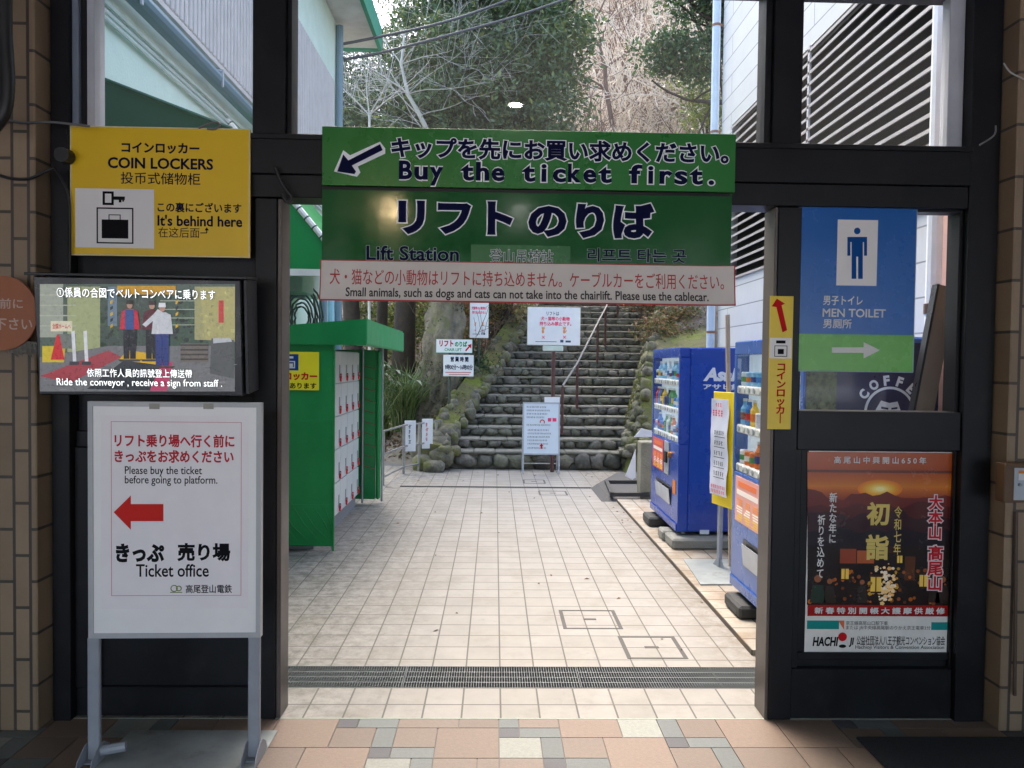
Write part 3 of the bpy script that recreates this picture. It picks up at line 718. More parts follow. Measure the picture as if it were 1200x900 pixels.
# yellow coin locker sign
F, t, b = sign('wall_sign', 'yellow coin lockers sign with a key and suitcase symbol, above the wall screen', 'sign', 84, 150, 294, 301, 3.685, .012, mat('yellow_board', lin(226, 184, 22), .35, var=.06, vs=2), INK('pale', lin(214, 205, 170)), .005)
letters(F, t, 'x', [('コインロッカー', (144, 168, 235, 181), dict(bold=.035)), ('COIN LOCKERS', (128, 186, 251, 199), dict(bold=.028)), ('投币式储物柜', (143, 203, 236, 217), dict(bold=.006)),
    ('この裏にございます', (186, 238, 284, 250), dict(bold=.022)), ("It's behind here", (186, 253, 285, 266), dict(bold=.024)), ('在这后面', (187, 267, 235, 279), dict(bold=0))], .0135, ink_navy)
mb = MB(); rect(mb, F.box(90, 222, 182, 291), .0134); pn = mb.build('symbol_panel', white_board, t)
mb = MB()
frame(mb, F.box(115, 244, 158, 286), .0065, .0138, .0146); rect(mb, F.box(121, 258, 152, 280), .0146); frame(mb, F.box(129, 252, 143, 259), .004, .0138, .0146)
c = F.uv(128, 233); frame(mb, F.box(122, 225, 135, 241), .011, .0138, .0146); rect(mb, F.box(135, 231, 148, 235), .0145); rect(mb, F.box(141, 235, 144, 238), .0145); rect(mb, F.box(145, 235, 147, 237), .0145)
mb.build('pictogram', ink_black, t)
mb = MB()
for q in ([(236, 274), (242, 274), (242, 273), (236, 273)], [(241, 274), (244, 274), (244, 269), (243, 269), (243, 273), (241, 273)], [(241, 270.5), (246, 270.5), (243.5, 267)]):
    shape(mb, [F.uv(*p) for p in q], .0136)
mb.build('arrow', ink_navy, t)

# green boards over the doorway
gb1 = mat('mid_green_board', lin(38, 116, 46), .28, var=.05, vs=2, bump=.02, bs=5)
F, t, b = sign('overhead_sign', 'mid green ticket board with a white edged arrow, uppermost over the doorway', 'sign', 378, 153.5, 861, 222, 3.674, .014, gb1)
T1 = [('キップを先にお買い求めください。', (458, 163, 856, 195)), ('Buy the ticket first.', (467, 189, 838, 223))]
def two_tone(F, t, items, bold, out, d, top, under):
    for s, bx, *r in items:
        mb = MB(); put_text(mb, s, F.box(*bx), d, bold=out, fit_bold=bold, **(r[0] if r else {})); mb.build('letter_outline', under, t)
        mb = MB(); put_text(mb, s, F.box(*bx), d+.0014, bold=bold, **(r[0] if r else {})); mb.build('lettering', top, t)
outl = INK('outline', lin(236, 237, 240))
two_tone(F, t, [('キップを先にお買い求めください。', (459, 165, 853, 190))], .034, .078, .015, ink_navy, outl)
two_tone(F, t, [('Buy the ticket first.', (468, 192, 836, 221), dict(mono=.58))], .034, .080, .015, ink_navy, outl)
mb = MB(); shape(mb, [F.uv(*p) for p in [(392, 202), (403, 177), (411, 183), (446, 167), (452, 175), (452, 181), (420, 196), (423, 203), (419, 208)]], .0152)
mb.build('arrow_outline', outl, t)
mb = MB(); shape(mb, [F.uv(*p) for p in [(396, 202), (403, 182), (409, 189), (446, 170), (449, 177), (413, 195), (418, 202), (416, 205)]], .0164)
mb.build('arrow', ink_navy, t)

gb2 = mat('deep_green_board', lin(25, 86, 39), .12, var=.05, vs=2, bump=.008, bs=22)
F, t, b = sign('overhead_sign', 'large dark green lift station board with bold outlined lettering, over the doorway', 'sign', 378, 223.5, 856, 322, 3.678, .014, gb2)
two_tone(F, t, [('リフト', (467, 236, 601, 276), dict(spacing=1.12)), ('のりば', (619, 238, 766, 280), dict(spacing=1.05))], .052, .084, .015, ink_navy, outl)
two_tone(F, t, [('Lift Station', (430, 289, 538, 306)), ('리프트 타는 곳', (688, 292, 803, 308))], .018, .045, .015, ink_navy, INK('dim', lin(150, 168, 158)))
mb = MB(); rect(mb, F.box(552, 288, 668, 316), .0150); mb.build('patch_panel', mat('patch_green', lin(34, 104, 44), .25), t)
two_tone(F, t, [('登山吊椅站', (574, 293, 648, 310))], .008, .035, .0155, INK('grey_green', lin(70, 90, 76)), outl)
mb = MB(); rect(mb, F.box(379, 223.5, 855, 227), .0152); mb.build('top_strip', dark, t)

# curled white banner, slightly bowed
t0 = PY(617, 357, 3.66); F = Face(t0); t = thing('hanging_banner', 'curled pale banner with a red edge forbidding small animals, under the dark green board', 'banner', M=F.M)
b = F.box(375.5, 308, 858.5, 356)
def bow(u, v):      # sheet leaning out a little at the bottom and curling at its right end
    k = (v-b[1])/(b[3]-b[1]); e = max(0, (u-b[2]+.12)/.12)
    return -.004-.022*(1-k)**1.5-.010*math.sin(u*3.1)**2*(1-k)-.03*e*e
def sheet(name, mt, u0, v0, u1, v1, off, nu=60, nv=8):
    mb = MB()
    for j in range(nv+1):
        for i in range(nu+1):
            u = u0+(u1-u0)*i/nu; v = v0+(v1-v0)*j/nv; mb.v.append((u, bow(u, v)-off, v))
    for j in range(nv):
        for i in range(nu): a_ = j*(nu+1)+i; mb.f.append((a_, a_+1, a_+nu+2, a_+nu+1)); mb.t.append((1, 1, 1, 1))
    return mb.build(name, mt, t, smooth=True)
sheet('banner_sheet', mat('banner_vinyl', lin(206, 198, 192), .4, var=.1, vs=3, bump=.12, bs=7), *b, 0)
rm = INK('faded_red', lin(176, 70, 70))
e = .0075
sheet('red_edge', rm, b[0], b[1], b[2], b[1]+e, .0008, nv=1); sheet('red_edge', rm, b[0], b[3]-e*.6, b[2], b[3], .0008, nv=1)
sheet('red_edge', rm, b[0], b[1]+e, b[0]+e*.7, b[3]-e*.6, .0008, 1); sheet('red_edge', rm, b[2]-e*.7, b[1]+e, b[2], b[3]-e*.6, .0008, 1)
def on_banner(body, box, mt, **kw):
    mb = MB(); put_text(mb, body, F.box(*box), 0, **kw)
    mb.v = [(u, bow(u, v)-.0014+.3*y, v) for u, y, v in mb.v]
    mb.build('lettering', mt, t)
on_banner('犬・猫などの小動物はリフトに持ち込めません。ケーブルカーをご利用ください。', (387, 318, 847, 337), rm, bold=.006)
on_banner('Small animals, such as dogs and cats can not take into the chairlift. Please use the cablecar.', (406, 340, 829, 354), INK('grey', lin(60, 56, 56)), bold=.018)

# toilet sign stuck to the window
F, t, b = sign('toilet_sign', 'blue and green men toilet sign with a white arrow, fixed to the right window', 'sign', 934, 242, 1071.5, 436, 3.735, .008, mat('blue_board', lin(18, 92, 170), .25, var=.06, vs=2))
O_ = b
mb = MB(); rect(mb, F.box(932, 392, 1070, 435), .0088); mb.build('green_panel', mat('lime_board', lin(96, 168, 70), .25), t)
mb = MB(); rect(mb, F.box(980, 258, 1027, 335), .0088); mb.build('symbol_panel', white_board, t)
mb = MB(); c = F.uv(1003.5, 271); disc(mb, c, .0165, .0096)
for q in ([(992, 278), (1015, 278), (1015, 300), (1011.5, 300), (1011.5, 284), (1010, 284), (1010, 327), (1004.6, 327), (1004.6, 301), (1002.4, 301), (1002.4, 327), (997, 327), (997, 284), (995.5, 284), (995.5, 300), (992, 300)],):
    shape(mb, [F.uv(*p) for p in q], .0096)
mb.build('pictogram', INK('blue', lin(18, 74, 140)), t)
letters(F, t, 'x', [('男子トイレ', (963.5, 347, 1010, 358), dict(bold=.02)), ('MEN TOILET', (963, 362, 1037, 372), dict(bold=.02)), ('男厕所', (963.5, 374, 997, 385), dict(bold=.015))], .0096, ink_white)
mb = MB(); shape(mb, [F.uv(*p) for p in [(974, 407), (1011, 407), (1011, 401), (1030, 410.5), (1011, 420), (1011, 413.5), (974, 413.5)]], .0098); mb.build('arrow', ink_white, t)
mb = MB(); frame(mb, b, .004, .0082, .0095); mb.build('border', INK('pale_grey', lin(150, 165, 185)), t)

# narrow yellow sticker on right post
F, t, b = sign('narrow_sign', 'narrow upright yellow coin locker sign with a red arrow, on the right door post', 'sign', 900.5, 347, 928, 503, 3.716, .004, mat('yellow_sticker', lin(222, 190, 30), .35, var=.05), bev=.001)
mb = MB(); shape(mb, [F.uv(*p) for p in [(904, 359), (910, 350), (919.5, 356), (915.5, 358), (922, 387), (916.5, 389.5), (909.5, 360)]], .0052); mb.build('arrow', ink_red, t)
mb = MB(); rect(mb, F.box(901.5, 396, 927, 420), .0050); mb.build('symbol_panel', white_board, t)
mb = MB(); frame(mb, F.box(907, 405, 922, 418), .003, .0056, .0062); rect(mb, F.box(911, 409, 918, 415), .0060); rect(mb, F.box(909, 399, 920, 402.5), .0060); mb.build('pictogram', ink_black, t)
letters(F, t, 'x', [('コ\nイ\nン\nロ\nッ\nカ\n｜', (909, 426, 920, 496), dict(bold=.03, align='CENTER', line=.92))], .0054, ink_red)

# ---- wall mounted screen
Om = PY(166, 458, 3.47); F = Face(Om, az=3, tilt=5); t = thing('wall_screen', 'black wall mounted screen playing a chairlift boarding film, under the yellow sign', 'screen', M=F.M)
b = F.box(45, 326, 285, 463)
mb = MB(); mb.box(b[0], b[2], -.02, .05, b[1], b[3], bev=.005); mb.build('casing', mat('black_plastic', (.012, .012, .014), .3), t)
mb = MB(); mb.box(b[0]-.03, b[2]+.03, -.035, .16, b[3]+.004, b[3]+.016, bev=.002); mb.box(b[2]+.006, b[2]+.022, .0, .17, b[1]+.01, b[3]+.003, bev=.002); mb.build('shroud', mat('black_metal', (.014, .014, .016), .45), t)
mb = MB(); mb.box(-.22, .22, .051, .25, b[1]+.08, b[3]-.06); mb.build('wall_bracket', dark, t)
pic = MB(); S = lambda pts, col, d=0: shape(pic, [F.uv(*p) for p in pts], .0212+d, lin(*col), .0005)
qd = lambda x0, y0, x1, y1: [(x0, y0), (x1, y0), (x1, y1), (x0, y1)]
S(qd(50, 333, 277, 458), (84, 100, 88))
S(qd(98, 336, 185, 410), (70, 84, 74), .0006); S(qd(180, 348, 245, 405), (66, 88, 72), .0006)
S(qd(50, 333, 77, 395), (168, 174, 158), .0012); S(qd(82, 336, 120, 412), (170, 178, 128), .0014); S(qd(230, 336, 277, 398), (172, 168, 116), .0012); S([(236, 338), (277, 336), (277, 400), (243, 398)], (186, 178, 116), .0018)
S(qd(140, 335, 208, 345), (214, 158, 22), .002); S(qd(129, 336, 140, 382), (110, 132, 150), .002)
S([(50, 418), (130, 405), (250, 405), (277, 430), (277, 458), (50, 458)], (124, 124, 126), .0024)
S([(50, 440), (85, 448), (145, 418), (130, 410)], (176, 66, 74), .0030); S([(105, 455), (150, 420), (200, 424), (190, 457)], (52, 56, 60), .0034); S([(178, 457), (192, 424), (205, 424), (198, 457)], (206, 66, 110), .0038)
S([(142, 421), (152, 410), (190, 415), (188, 427)], (232, 184, 30), .0042)
S([(53, 405), (80, 405), (78, 424), (53, 424)], (222, 196, 46), .0030)
S([(70, 392), (73, 392), (79, 421), (63, 421)], (216, 34, 40), .0048)
S(qd(63, 376, 88, 388), (234, 228, 200), .0048); S(qd(70, 391, 92, 408), (120, 124, 118), .0040)
for x in (87, 101): S([(x, 388), (x+4, 387), (x+6, 426), (x+2, 426)], (232, 232, 236), .005); S(qd(x-2, 423, x+9, 427), (60, 64, 70), .0054)
S(qd(214, 402, 246, 424), (120, 112, 104), .0044)
for k in range(4): S(qd(214, 403+k*5.5, 246, 405+k*5.5), (66, 58, 54), .0048)
S([(250, 396), (276, 398), (276, 443), (248, 437)], (92, 94, 94), .0050); S([(252, 396), (272, 396), (274, 400), (252, 402)], (196, 200, 206), .0056)
for y in (352, 362, 372, 380): S(qd(190, y, 245, y+1), (170, 180, 160), .0012)
for y in (345, 357, 369, 381): S(qd(50, y, 92, y+1.4), (186, 190, 172), .0018)
r4 = random.Random(12)
for k in range(150):
    x, y = (r4.uniform(100, 142), r4.uniform(337, 404)) if k % 2 else (r4.uniform(206, 243), r4.uniform(347, 400)); s_ = r4.uniform(1.2, 4); v = r4.uniform(.45, 1.25)
    S([(x+s_*math.cos(q+k), y+s_*math.sin(q+k)*.8) for q in (5.2, 3.9, 2.6, 1.3, 0)], (62*v, 84*v, 60*v), .00062+.000002*k)
for k in range(70):
    x, y = r4.uniform(54, 272), r4.uniform(424, 456); v = r4.uniform(.8, 1.2); S([(x, y), (x+r4.uniform(3, 12), y+.3), (x+r4.uniform(3, 12), y+1.2), (x, y+1)], (128*v, 126*v, 126*v), .0025+.000001*k)
for k in range(26):
    x, y = r4.uniform(232, 275), r4.uniform(340, 392); v = r4.uniform(.7, 1.05); S([(x, y), (x+r4.uniform(1, 5), y), (x+r4.uniform(1, 5), y+r4.uniform(1, 7)), (x, y+3)], (204*v, 198*v, 128*v), .0019+.000002*k)
S([(258, 352), (264, 352), (264, 378), (258, 378)], (206, 60, 54), .0022); S([(186, 384), (208, 388), (208, 394), (186, 392)], (60, 66, 70), .0022)
for x0_ in (132, 208): 
    for k in range(7): S([(x0_, 346+k*7), (x0_+3, 344+k*7), (x0_+3, 347.5+k*7), (x0_, 349.5+k*7)], (226, 180, 40) if k % 2 else (40, 36, 30), .0022)
# people in the film: dark trousers, tops and heads
def fig(x, y, h, top, leg, hat=None, arm=None, d=.006):
    w_ = h*.135; S([(x-w_*1.5, y+.5), (x+w_*1.5, y+.5), (x+w_*1.2, y+3), (x-w_*1.2, y+3)], (70, 66, 60), .0052)
    S([(x-w_*.8, y-h*.5), (x+w_*.8, y-h*.5), (x+w_*.75, y), (x+.5, y), (x, y-h*.4), (x-.5, y), (x-w_*.75, y)], leg, d)
    S([(x-w_, y-h*.80), (x-w_*.4, y-h*.84), (x+w_*.4, y-h*.84), (x+w_, y-h*.80), (x+w_*1.25, y-h*.5), (x-w_*1.25, y-h*.5)], top, d+.0004)
    c_ = F.uv(x, y-h*.91); disc(pic, c_, h*.05*.0037, .0212+d+.0008, lin(196, 150, 128), 12, h*.065*.0037)
    if hat: S([(x-h*.06, y-h*.92), (x+h*.06, y-h*.92), (x+h*.05, y-h*.99), (x-h*.05, y-h*.99)], hat, d+.0012)
    if arm: S(arm, top, d+.0014)
fig(155, 420, 69, (206, 36, 62), (26, 26, 32), (40, 34, 34)); S(qd(150, 363, 160, 386), (50, 84, 150), .0085)
fig(181, 420, 68, (96, 26, 40), (28, 26, 30), (64, 40, 36), d=.0066)
fig(193, 428, 74, (214, 216, 222), (40, 58, 128), (240, 240, 244), [(183, 368), (188, 362), (194, 366), (174, 383), (170, 380)], d=.0078)
mb2 = pic; im = pic.build('screen_picture', SCREEN, t)
cap = [('①係員の合図でベルトコンベアに乗ります', (71, 338, 255, 350)), ('依照工作人員的訊號登上傳送帶', (106, 431.5, 228, 441.5)), ('Ride the conveyor , receive a sign from staff .', (71, 443, 263, 454))]
for s, bx in cap:
    mb = MB(); put_text(mb, s, F.box(*bx), .0322, bold=.045, fit_bold=.01); mb.build('caption_shadow', INK('caption_dark', lin(26, 40, 46)), t)
    mb = MB(); put_text(mb, s, F.box(*bx), .0336, bold=.010, tint=(.9, .92, .92, 1)); mb.build('caption', mat('lit_caption', (1, 1, 1), .4, tint=True, var=0, emit=.22), t)
mb = MB(); put_text(mb, '全国ホームへ', F.box(65, 379, 86.5, 385), .0268, bold=.02, tint=lin(200, 40, 40)); mb.build('film_sign_text', SCREEN, t)

# ---- free-standing notice board on the left
Ob = PZ(205, 882); Ob = Vector((PZ(208, 882).x, 3.33, 0)); F = Face(Ob, az=1.5)
t = thing('standing_sign', 'white framed ticket office notice board with a red arrow, standing on grey legs', 'sign board', M=F.M)
b = F.box(105.5, 471, 307, 746)
frame_m = mat('board_frame', lin(176, 176, 178), .4, var=.08)
mb = MB(); mb.box(b[0]+.006, b[2]-.006, -.012, .012, b[1]+.006, b[3]-.006); mb.build('board', mat('worn_white', lin(236, 233, 232), .35, var=.05, vs=3), t)
mb = MB(); frame(mb, b, .021, -.016, .018); mb.build('board_frame', frame_m, t)
l0, l1 = F.uv(110, 760)[0], F.uv(298, 760)[0]
leg_m = mat('leg_grey', lin(146, 150, 158), .45, var=.12, vs=8)
for k, u in enumerate((l0, l1)):
    mb = MB(); mb.box(u-.026, u+.026, -.008, .016, .012, b[1]-.001, bev=.004)
    for z in (.10, .18, .26): mb.tube([(u+.006, -.0085, z), (u+.006, -.0075, z)], .005, 8, (0, 0, 0, 1))
    o = mb.build('leg', leg_m, t)
    mb = MB()
    for s in (-1, 1): mb.poly([(u+s*.031-.0015, -.10, .0055), (u+s*.031-.0015, .10, .0055), (u+s*.031-.0015, .075, .05), (u+s*.031-.0015, .02, .085), (u+s*.031-.0015, -.02, .085), (u+s*.031-.0015, -.085, .045)], (.003, 0, 0))
    mb.box(u-.028, u+.028, -.035, .035, .0055, .011)
    mb.build('foot_bracket', leg_m, o)
mb = MB(); mb.tube([(l0+.03, .0, .05), (l0+.13, .02, .06)], .022, 10); mb.build('clamp_tube', leg_m, t)
pb = F.box(120.5, 487, 292, 712)
mb = MB(); rect(mb, pb, .0132, th=.0008); mb.build('paper_notice', mat('notice_paper', lin(236, 229, 231), .5, var=.04, vs=5, bump=.15, bs=6), t)
mb = MB(); frame(mb, F.box(132, 494, 284, 697), .0022, .0132, .0138); mb.build('red_rule', INK('thin_red', lin(206, 130, 140)), t)
letters(F, t, 'x', [('リフト乗り場へ行く前に', (136, 508.5, 276, 524), dict(bold=.032)), ('きっぷをお求めください', (136, 527, 275, 542), dict(bold=.032))], .0140, INK('brick_red', lin(188, 48, 58)), 'red_lettering')
letters(F, t, 'x', [('Please buy the ticket', (148, 546, 238, 558), dict(bold=.008)), ('before going to platform.', (148, 557, 256, 569), dict(bold=.008)), ('きっぷ', (137.5, 636, 194, 658), dict(bold=.05)), ('売り場', (209, 635.5, 271, 657), dict(bold=.04)), ('Ticket office', (161, 660, 246, 675), dict(bold=.014)), ('高尾登山電鉄', (219, 684, 273, 694), dict(bold=.012))], .0140, ink_black)
mb = MB(); shape(mb, [F.uv(*p) for p in [(135, 599.5), (155, 580), (155, 590), (193, 590), (193, 610), (155, 610), (155, 620)]], .0141); mb.build('arrow', INK('arrow_red', lin(206, 48, 44)), t)
mb = MB()
for cx_, r_ in ((205.5, 4.2), (211, 3.2)):
    c_ = F.uv(cx_, 688.5); pts = [(c_[0]+r_*.0033*math.cos(a_*math.pi/8), -.0142, c_[1]+r_*.0033*math.sin(a_*math.pi/8)) for a_ in range(17)]; mb.tube(pts, .0021, 5)
mb.tube([(F.uv(201, 693)[0], -.0142, F.uv(201, 693)[1]), (F.uv(215, 693)[0], -.0142, F.uv(215, 693)[1])], .0019, 5)
mb.build('emblem', INK('olive', lin(120, 136, 60)), t)
mb = MB()
for x0 in (177, 240): rect(mb, F.box(x0, 472.5, x0+12, 479), .0186, th=.0006)
mb.build('tape', mat('old_tape', lin(150, 146, 136), .5), t)
mb = MB(); x0 = -1.72; mb.box(-1.74, -1.035, 3.02, 3.60, .0005, .005, bev=.001)
o = mb.build('base_plate', mat('dull_plate', lin(150, 156, 154), .5, metal=.2, var=.25, vs=5, dirt=lin(110, 110, 102), ds=4, dl=.55)); tag(o, 'grey steel base plate on the floor under the white notice board', 'plate')

# ---- poster on the right lower panel
F, t, b = sign('wall_poster', 'sunset and lantern festival poster with vertical calligraphy, on the right lower panel', 'poster', 945, 529, 1115.5, 769, 3.766, .002, mat('poster_paper', lin(222, 218, 212), .4), bev=.0005)
mb = MB()
def band(y0, y1, c0, c1, x0=946, x1=1115.5, n_=10, d=.0026):
    for k in range(n_):
        f0, f1 = k/n_, (k+1)/n_; cc = [c0[i]+(c1[i]-c0[i])*(f0+f1)/2 for i in range(3)]
        rect(mb, F.box(x0, y0+(y1-y0)*f0, x1, y0+(y1-y0)*f1), d, lin(*cc))
band(530, 552, (176, 82, 36), (160, 68, 20)); band(552, 571, (160, 68, 20), (206, 118, 26)); band(571, 590, (206, 112, 26), (120, 36, 22)); band(590, 640, (120, 36, 22), (38, 26, 30)); band(640, 709, (30, 20, 20), (74, 34, 16))
band(551, 554, (96, 44, 26), (96, 44, 26), n_=1, d=.0030); band(709, 722, (168, 26, 22), (150, 20, 20), n_=3)
for k in range(10):
    f_ = 1-k/10; c_ = F.uv(1031, 573); disc(mb, c_, .012+.105*f_, .0032+.0002*k, lin(224+(255-224)*(1-f_)**1.2, 120+(245-120)*(1-f_), 26+(190-26)*(1-f_)**2), 32, .006+.042*f_)
r2 = random.Random(3)
def ridge(y, amp, col, d, seed):
    pts = [F.uv(946, y+30)]+[F.uv(946+k*8.475, y-amp*(mnoise.noise(Vector((k*.35, seed, 0)))+.35*mnoise.noise(Vector((k*1.1, seed, 2))))) for k in range(21)]+[F.uv(1115.5, y+30)]
    shape(mb, pts[::-1], d, lin(*col))
ridge(580, 12, (108, 36, 24), .0056, 1.3); ridge(592, 12, (84, 28, 24), .0060, 4.1); ridge(604, 14, (54, 24, 28), .0064, 7.7); ridge(622, 10, (34, 22, 28), .0068, 2.2)
rect(mb, F.box(946, 640, 1115.5, 709), .0072, lin(36, 22, 18))
for x0, y0, x1, y1, col in ((984, 643, 1003, 660, (150, 66, 40)), (1004, 645, 1024, 660, (176, 90, 50)), (1060, 652, 1072, 680, (90, 50, 26)), (1030, 640, 1050, 648, (60, 30, 20))): rect(mb, F.box(x0, y0, x1, y1), .0076, lin(*col))
for k in range(70):        # a crowd of dim warm dots around the fire
    x, y = r2.uniform(948, 1113), r2.uniform(668, 707); c_ = F.uv(x, y); v = r2.random()
    disc(mb, c_, r2.uniform(.004, .012), .0080+k*.00002, lin(60+150*v, 30+80*v, 20+20*v), 10)
for k in range(130):
    x, y = r2.gauss(1036, 8), r2.gauss(685, 9); s_ = r2.uniform(.8, 2.6); v = r2.random(); a_ = r2.uniform(0, 6.28)
    shape(mb, [F.uv(x+s_*math.cos(a_+q)*1.2, y+s_*math.sin(a_+q)) for q in (5, 3.8, 2.5, 1.2, 0)], .0098+.000008*k, lin(255, 190+50*v, 100+120*v) if abs(x-1036) < 12 else lin(200, 110+50*v, 50))
for x, y, s_ in ((990, 672, 7), (1026, 684, 10), (1082, 680, 8), (1054, 655, 5)):
    rect(mb, F.box(x-s_*.62, y-s_*.8, x+s_*.62, y+s_*.9), .0108, lin(250, 206, 90)); rect(mb, F.box(x-s_*.8, y-s_*1.1, x+s_*.8, y-s_*.8), .0112, lin(60, 30, 16)); rect(mb, F.box(x-s_*.08, y-s_*.8, x+s_*.08, y+s_*.9), .0112, lin(120, 80, 30)); rect(mb, F.box(x-s_*.62, y+s_*.9, x+s_*.62, y+s_*1.1), .0112, lin(60, 30, 16))
for x, s_ in ((958, 12), (972, 9), (1104, 11), (1094, 9), (1010, 8)):
    c_ = F.uv(x, 690-s_); disc(mb, c_, s_*.0016, .0118, lin(150, 90, 60), 12); shape(mb, [F.uv(x-s_*.8, 706), F.uv(x+s_*.8, 706), F.uv(x+s_*.5, 690-s_*.4), F.uv(x-s_*.5, 690-s_*.4)], .0116, lin(52, 40, 34) if s_ != 12 else lin(40, 56, 44))
mb.v = [(x, -.0022-(-y-.0020)*.12, z) for x, y, z in mb.v]
mb.build('poster_picture', TINTG, t)
dd = .0044
letters(F, t, 'x', [('高 尾 山 中 興 開 山 6 5 0 年', (977, 535, 1085, 543.5), dict(bold=.02)), ('\n'.join('新たな年に'), (971, 577, 980, 636), dict(bold=.02, align='CENTER')), ('\n'.join('祈りを込めて'), (957, 603, 966, 677), dict(bold=.02, align='CENTER')), ('新 春 特 別 開 帳 大 護 摩 供 厳 修', (954, 711.5, 1107, 719.5), dict(bold=.03))], dd, ink_white)
letters(F, t, 'x', [('初', (1015, 588, 1042, 616), dict(bold=.035)), ('詣', (1014, 626, 1041, 656), dict(bold=.035)), ('\n'.join('令和七年'), (1047, 593, 1056, 650), dict(bold=.012, align='CENTER'))], dd, INK('gold', lin(214, 190, 110)))
two_tone(F, t, [('\n'.join('大本山'), (1087, 580, 1104, 632), dict(align='CENTER')), ('\n'.join('髙尾山'), (1086, 639, 1104, 692), dict(align='CENTER'))], .03, .10, dd, INK('crimson', lin(190, 32, 44)), INK('pinkish', lin(226, 206, 206)))
mb = MB(); rect(mb, F.box(945.5, 727, 983, 737), .0028); rect(mb, F.box(1091, 729, 1115, 738), .0028); mb.build('teal_bar', INK('teal', lin(30, 136, 132)), t)
mb = MB(); shape(mb, [F.uv(*p) for p in [(982, 727), (989, 727), (989, 738)]], .0030); mb.build('orange_corner', INK('orange', lin(214, 110, 70)), t)
letters(F, t, 'x', [('京王線高尾山口駅下車', (991, 727.5, 1040, 732.5)), ('または JR中央線高尾駅のりかえ京王電車3分', (991, 733, 1090, 738.5))], .0032, ink_black)
letters(F, t, 'x', [('HACHI', (952, 746, 982, 757), dict(bold=.04, shear=.15)), ('JI', (994.5, 747, 1000.5, 758), dict(bold=.04, shear=.15)), ('公益社団法人八王子観光コンベンション協会', (1003.5, 745, 1107, 756), dict(bold=.012)), ('Hachioji Visitors & Convention Association', (1002, 756, 1106, 761.5), dict(bold=.006))], .0032, ink_black)
mb = MB(); c_ = F.uv(987, 746); disc(mb, c_, .0228, .0032); mb.build('red_dot', ink_red, t)
mb = MB(); c_ = F.uv(987, 757); disc(mb, c_, .019, .0032, ry=.009); mb.build('black_oval', ink_black, t)

# ---- orange round sign at the left edge
Oo = PY(3, 404, 3.52); F = Face(Oo, az=-4); t = thing('round_sign', 'round brownish orange notice at the left edge, in front of the brick pillar', 'sign', M=F.M)
c_ = F.uv(4, 367); mb = MB(); disc(mb, c_, .172, .012, th=.010, n=48); mb.build('disc', mat('orange_brown', lin(160, 98, 66), .4, var=.12, vs=4), t)
mb = MB(); put_text(mb, '前に', F.box(2, 350, 29, 362), .0125, bold=.015); put_text(mb, '下さい', F.box(-4, 373, 40, 387), .0125, bold=.015); mb.build('lettering', INK('dim_white', lin(190, 170, 160)), t)
mb = MB()
for k in range(14): x = .03+k*.011; mb.add([(x, -.006+.012*(k % 2), c_[1]-.13), (x+.011, -.006+.012*((k+1) % 2), c_[1]-.13), (x+.018, -.01+.02*((k+1) % 2), c_[1]-.185-.01*(k % 3)), (x+.004, -.01+.02*(k % 2), c_[1]-.185)], [(0, 1, 2, 3)])
mb.build('plastic_fringe', mat('crumpled_plastic', lin(120, 116, 108), .25, var=.3, vs=20), t)
mb = MB(); mb.box(-.02, .02, .0, .075, c_[1]-.05, c_[1]+.05); mb.build('fixing_block', dark, t)

# ---- meter box and wires on the right pillar
F, t, b = sign('meter_box', 'small brown meter box with a grey hatch on the right brick pillar', 'box', 1166, 541, 1206, 586, 3.598, .07, mat('box_brown', lin(96, 72, 50), .5), bev=.004)
mb = MB(); r_ = F.box(1176, 546, 1206, 583); mb.box(r_[0], r_[2], -.076, -.0705, r_[1], r_[3], bev=.002); hd = mb.build('hatch', mat('hatch_grey', lin(170, 176, 184), .4), t)
mb = MB(); rect(mb, F.box(1181, 549, 1197, 552), .0768); mb.build('orange_sticker', INK('sticker_orange', lin(220, 130, 50)), t)
mb = MB(); rect(mb, F.box(1181, 552.5, 1197, 560), .0768); mb.build('white_sticker', ink_white, t)
mb = MB(); cc = F.uv(1182, 565); mb.tube([(cc[0], -.076, cc[1]), (cc[0], -.088, cc[1])], .008, 10); mb.build('lock', steel, hd)
mb = MB(); p = PY(1191, 600, 3.58); q = PY(1189, 815, 3.58); mb.tube([p, q], .008, 8); o = mb.build('wall_conduit', mat('brown_conduit', lin(80, 62, 50), .5)); tag(o, 'thin brown conduit running down the right brick pillar below the meter box', 'pipe')

def wire(name, label, px, Y, r, m, group=None):
    pts = [PY(x, y, Y if not hasattr(Y, '__len__') else Y[i]) for i, (x, y) in enumerate(px)]
    out = []
    for i in range(len(pts)-1):
        p0, p1, p2, p3 = pts[max(i-1, 0)], pts[i], pts[i+1], pts[min(i+2, len(pts)-1)]
        for k in range(6):
            u = k/6; out.append(.5*((2*p1)+(p2-p0)*u+(2*p0-5*p1+4*p2-p3)*u*u+(3*p1-p0-3*p2+p3)*u**3))
    out.append(pts[-1]); mb = MB(); mb.tube(out, r, 8); o = mb.build(name, m, smooth=True); tag(o, label, 'cable', group); return o
blk = mat('black_rubber', (.015, .015, .016), .5); gry = mat('grey_sheath', (.12, .12, .125), .5)
wire('thick_cable', 'thick black cable bundle hanging down at the upper left edge', [(4, -30), (6, 40), (9, 95), (5, 130), (-8, 150)], 3.44, .03, blk)
wire('thin_cable', 'grey cable looping from the left edge across the brick pillar to the yellow sign', [(-6, 150), (10, 142), (28, 144), (55, 143), (80, 145), (105, 148)], 3.585, .006, gry)
wire('thin_cable', 'black cable sagging across the brick pillar beside the yellow sign, lower one', [(-6, 203), (12, 209), (35, 209), (55, 200), (64, 197)], 3.58, .007, blk)
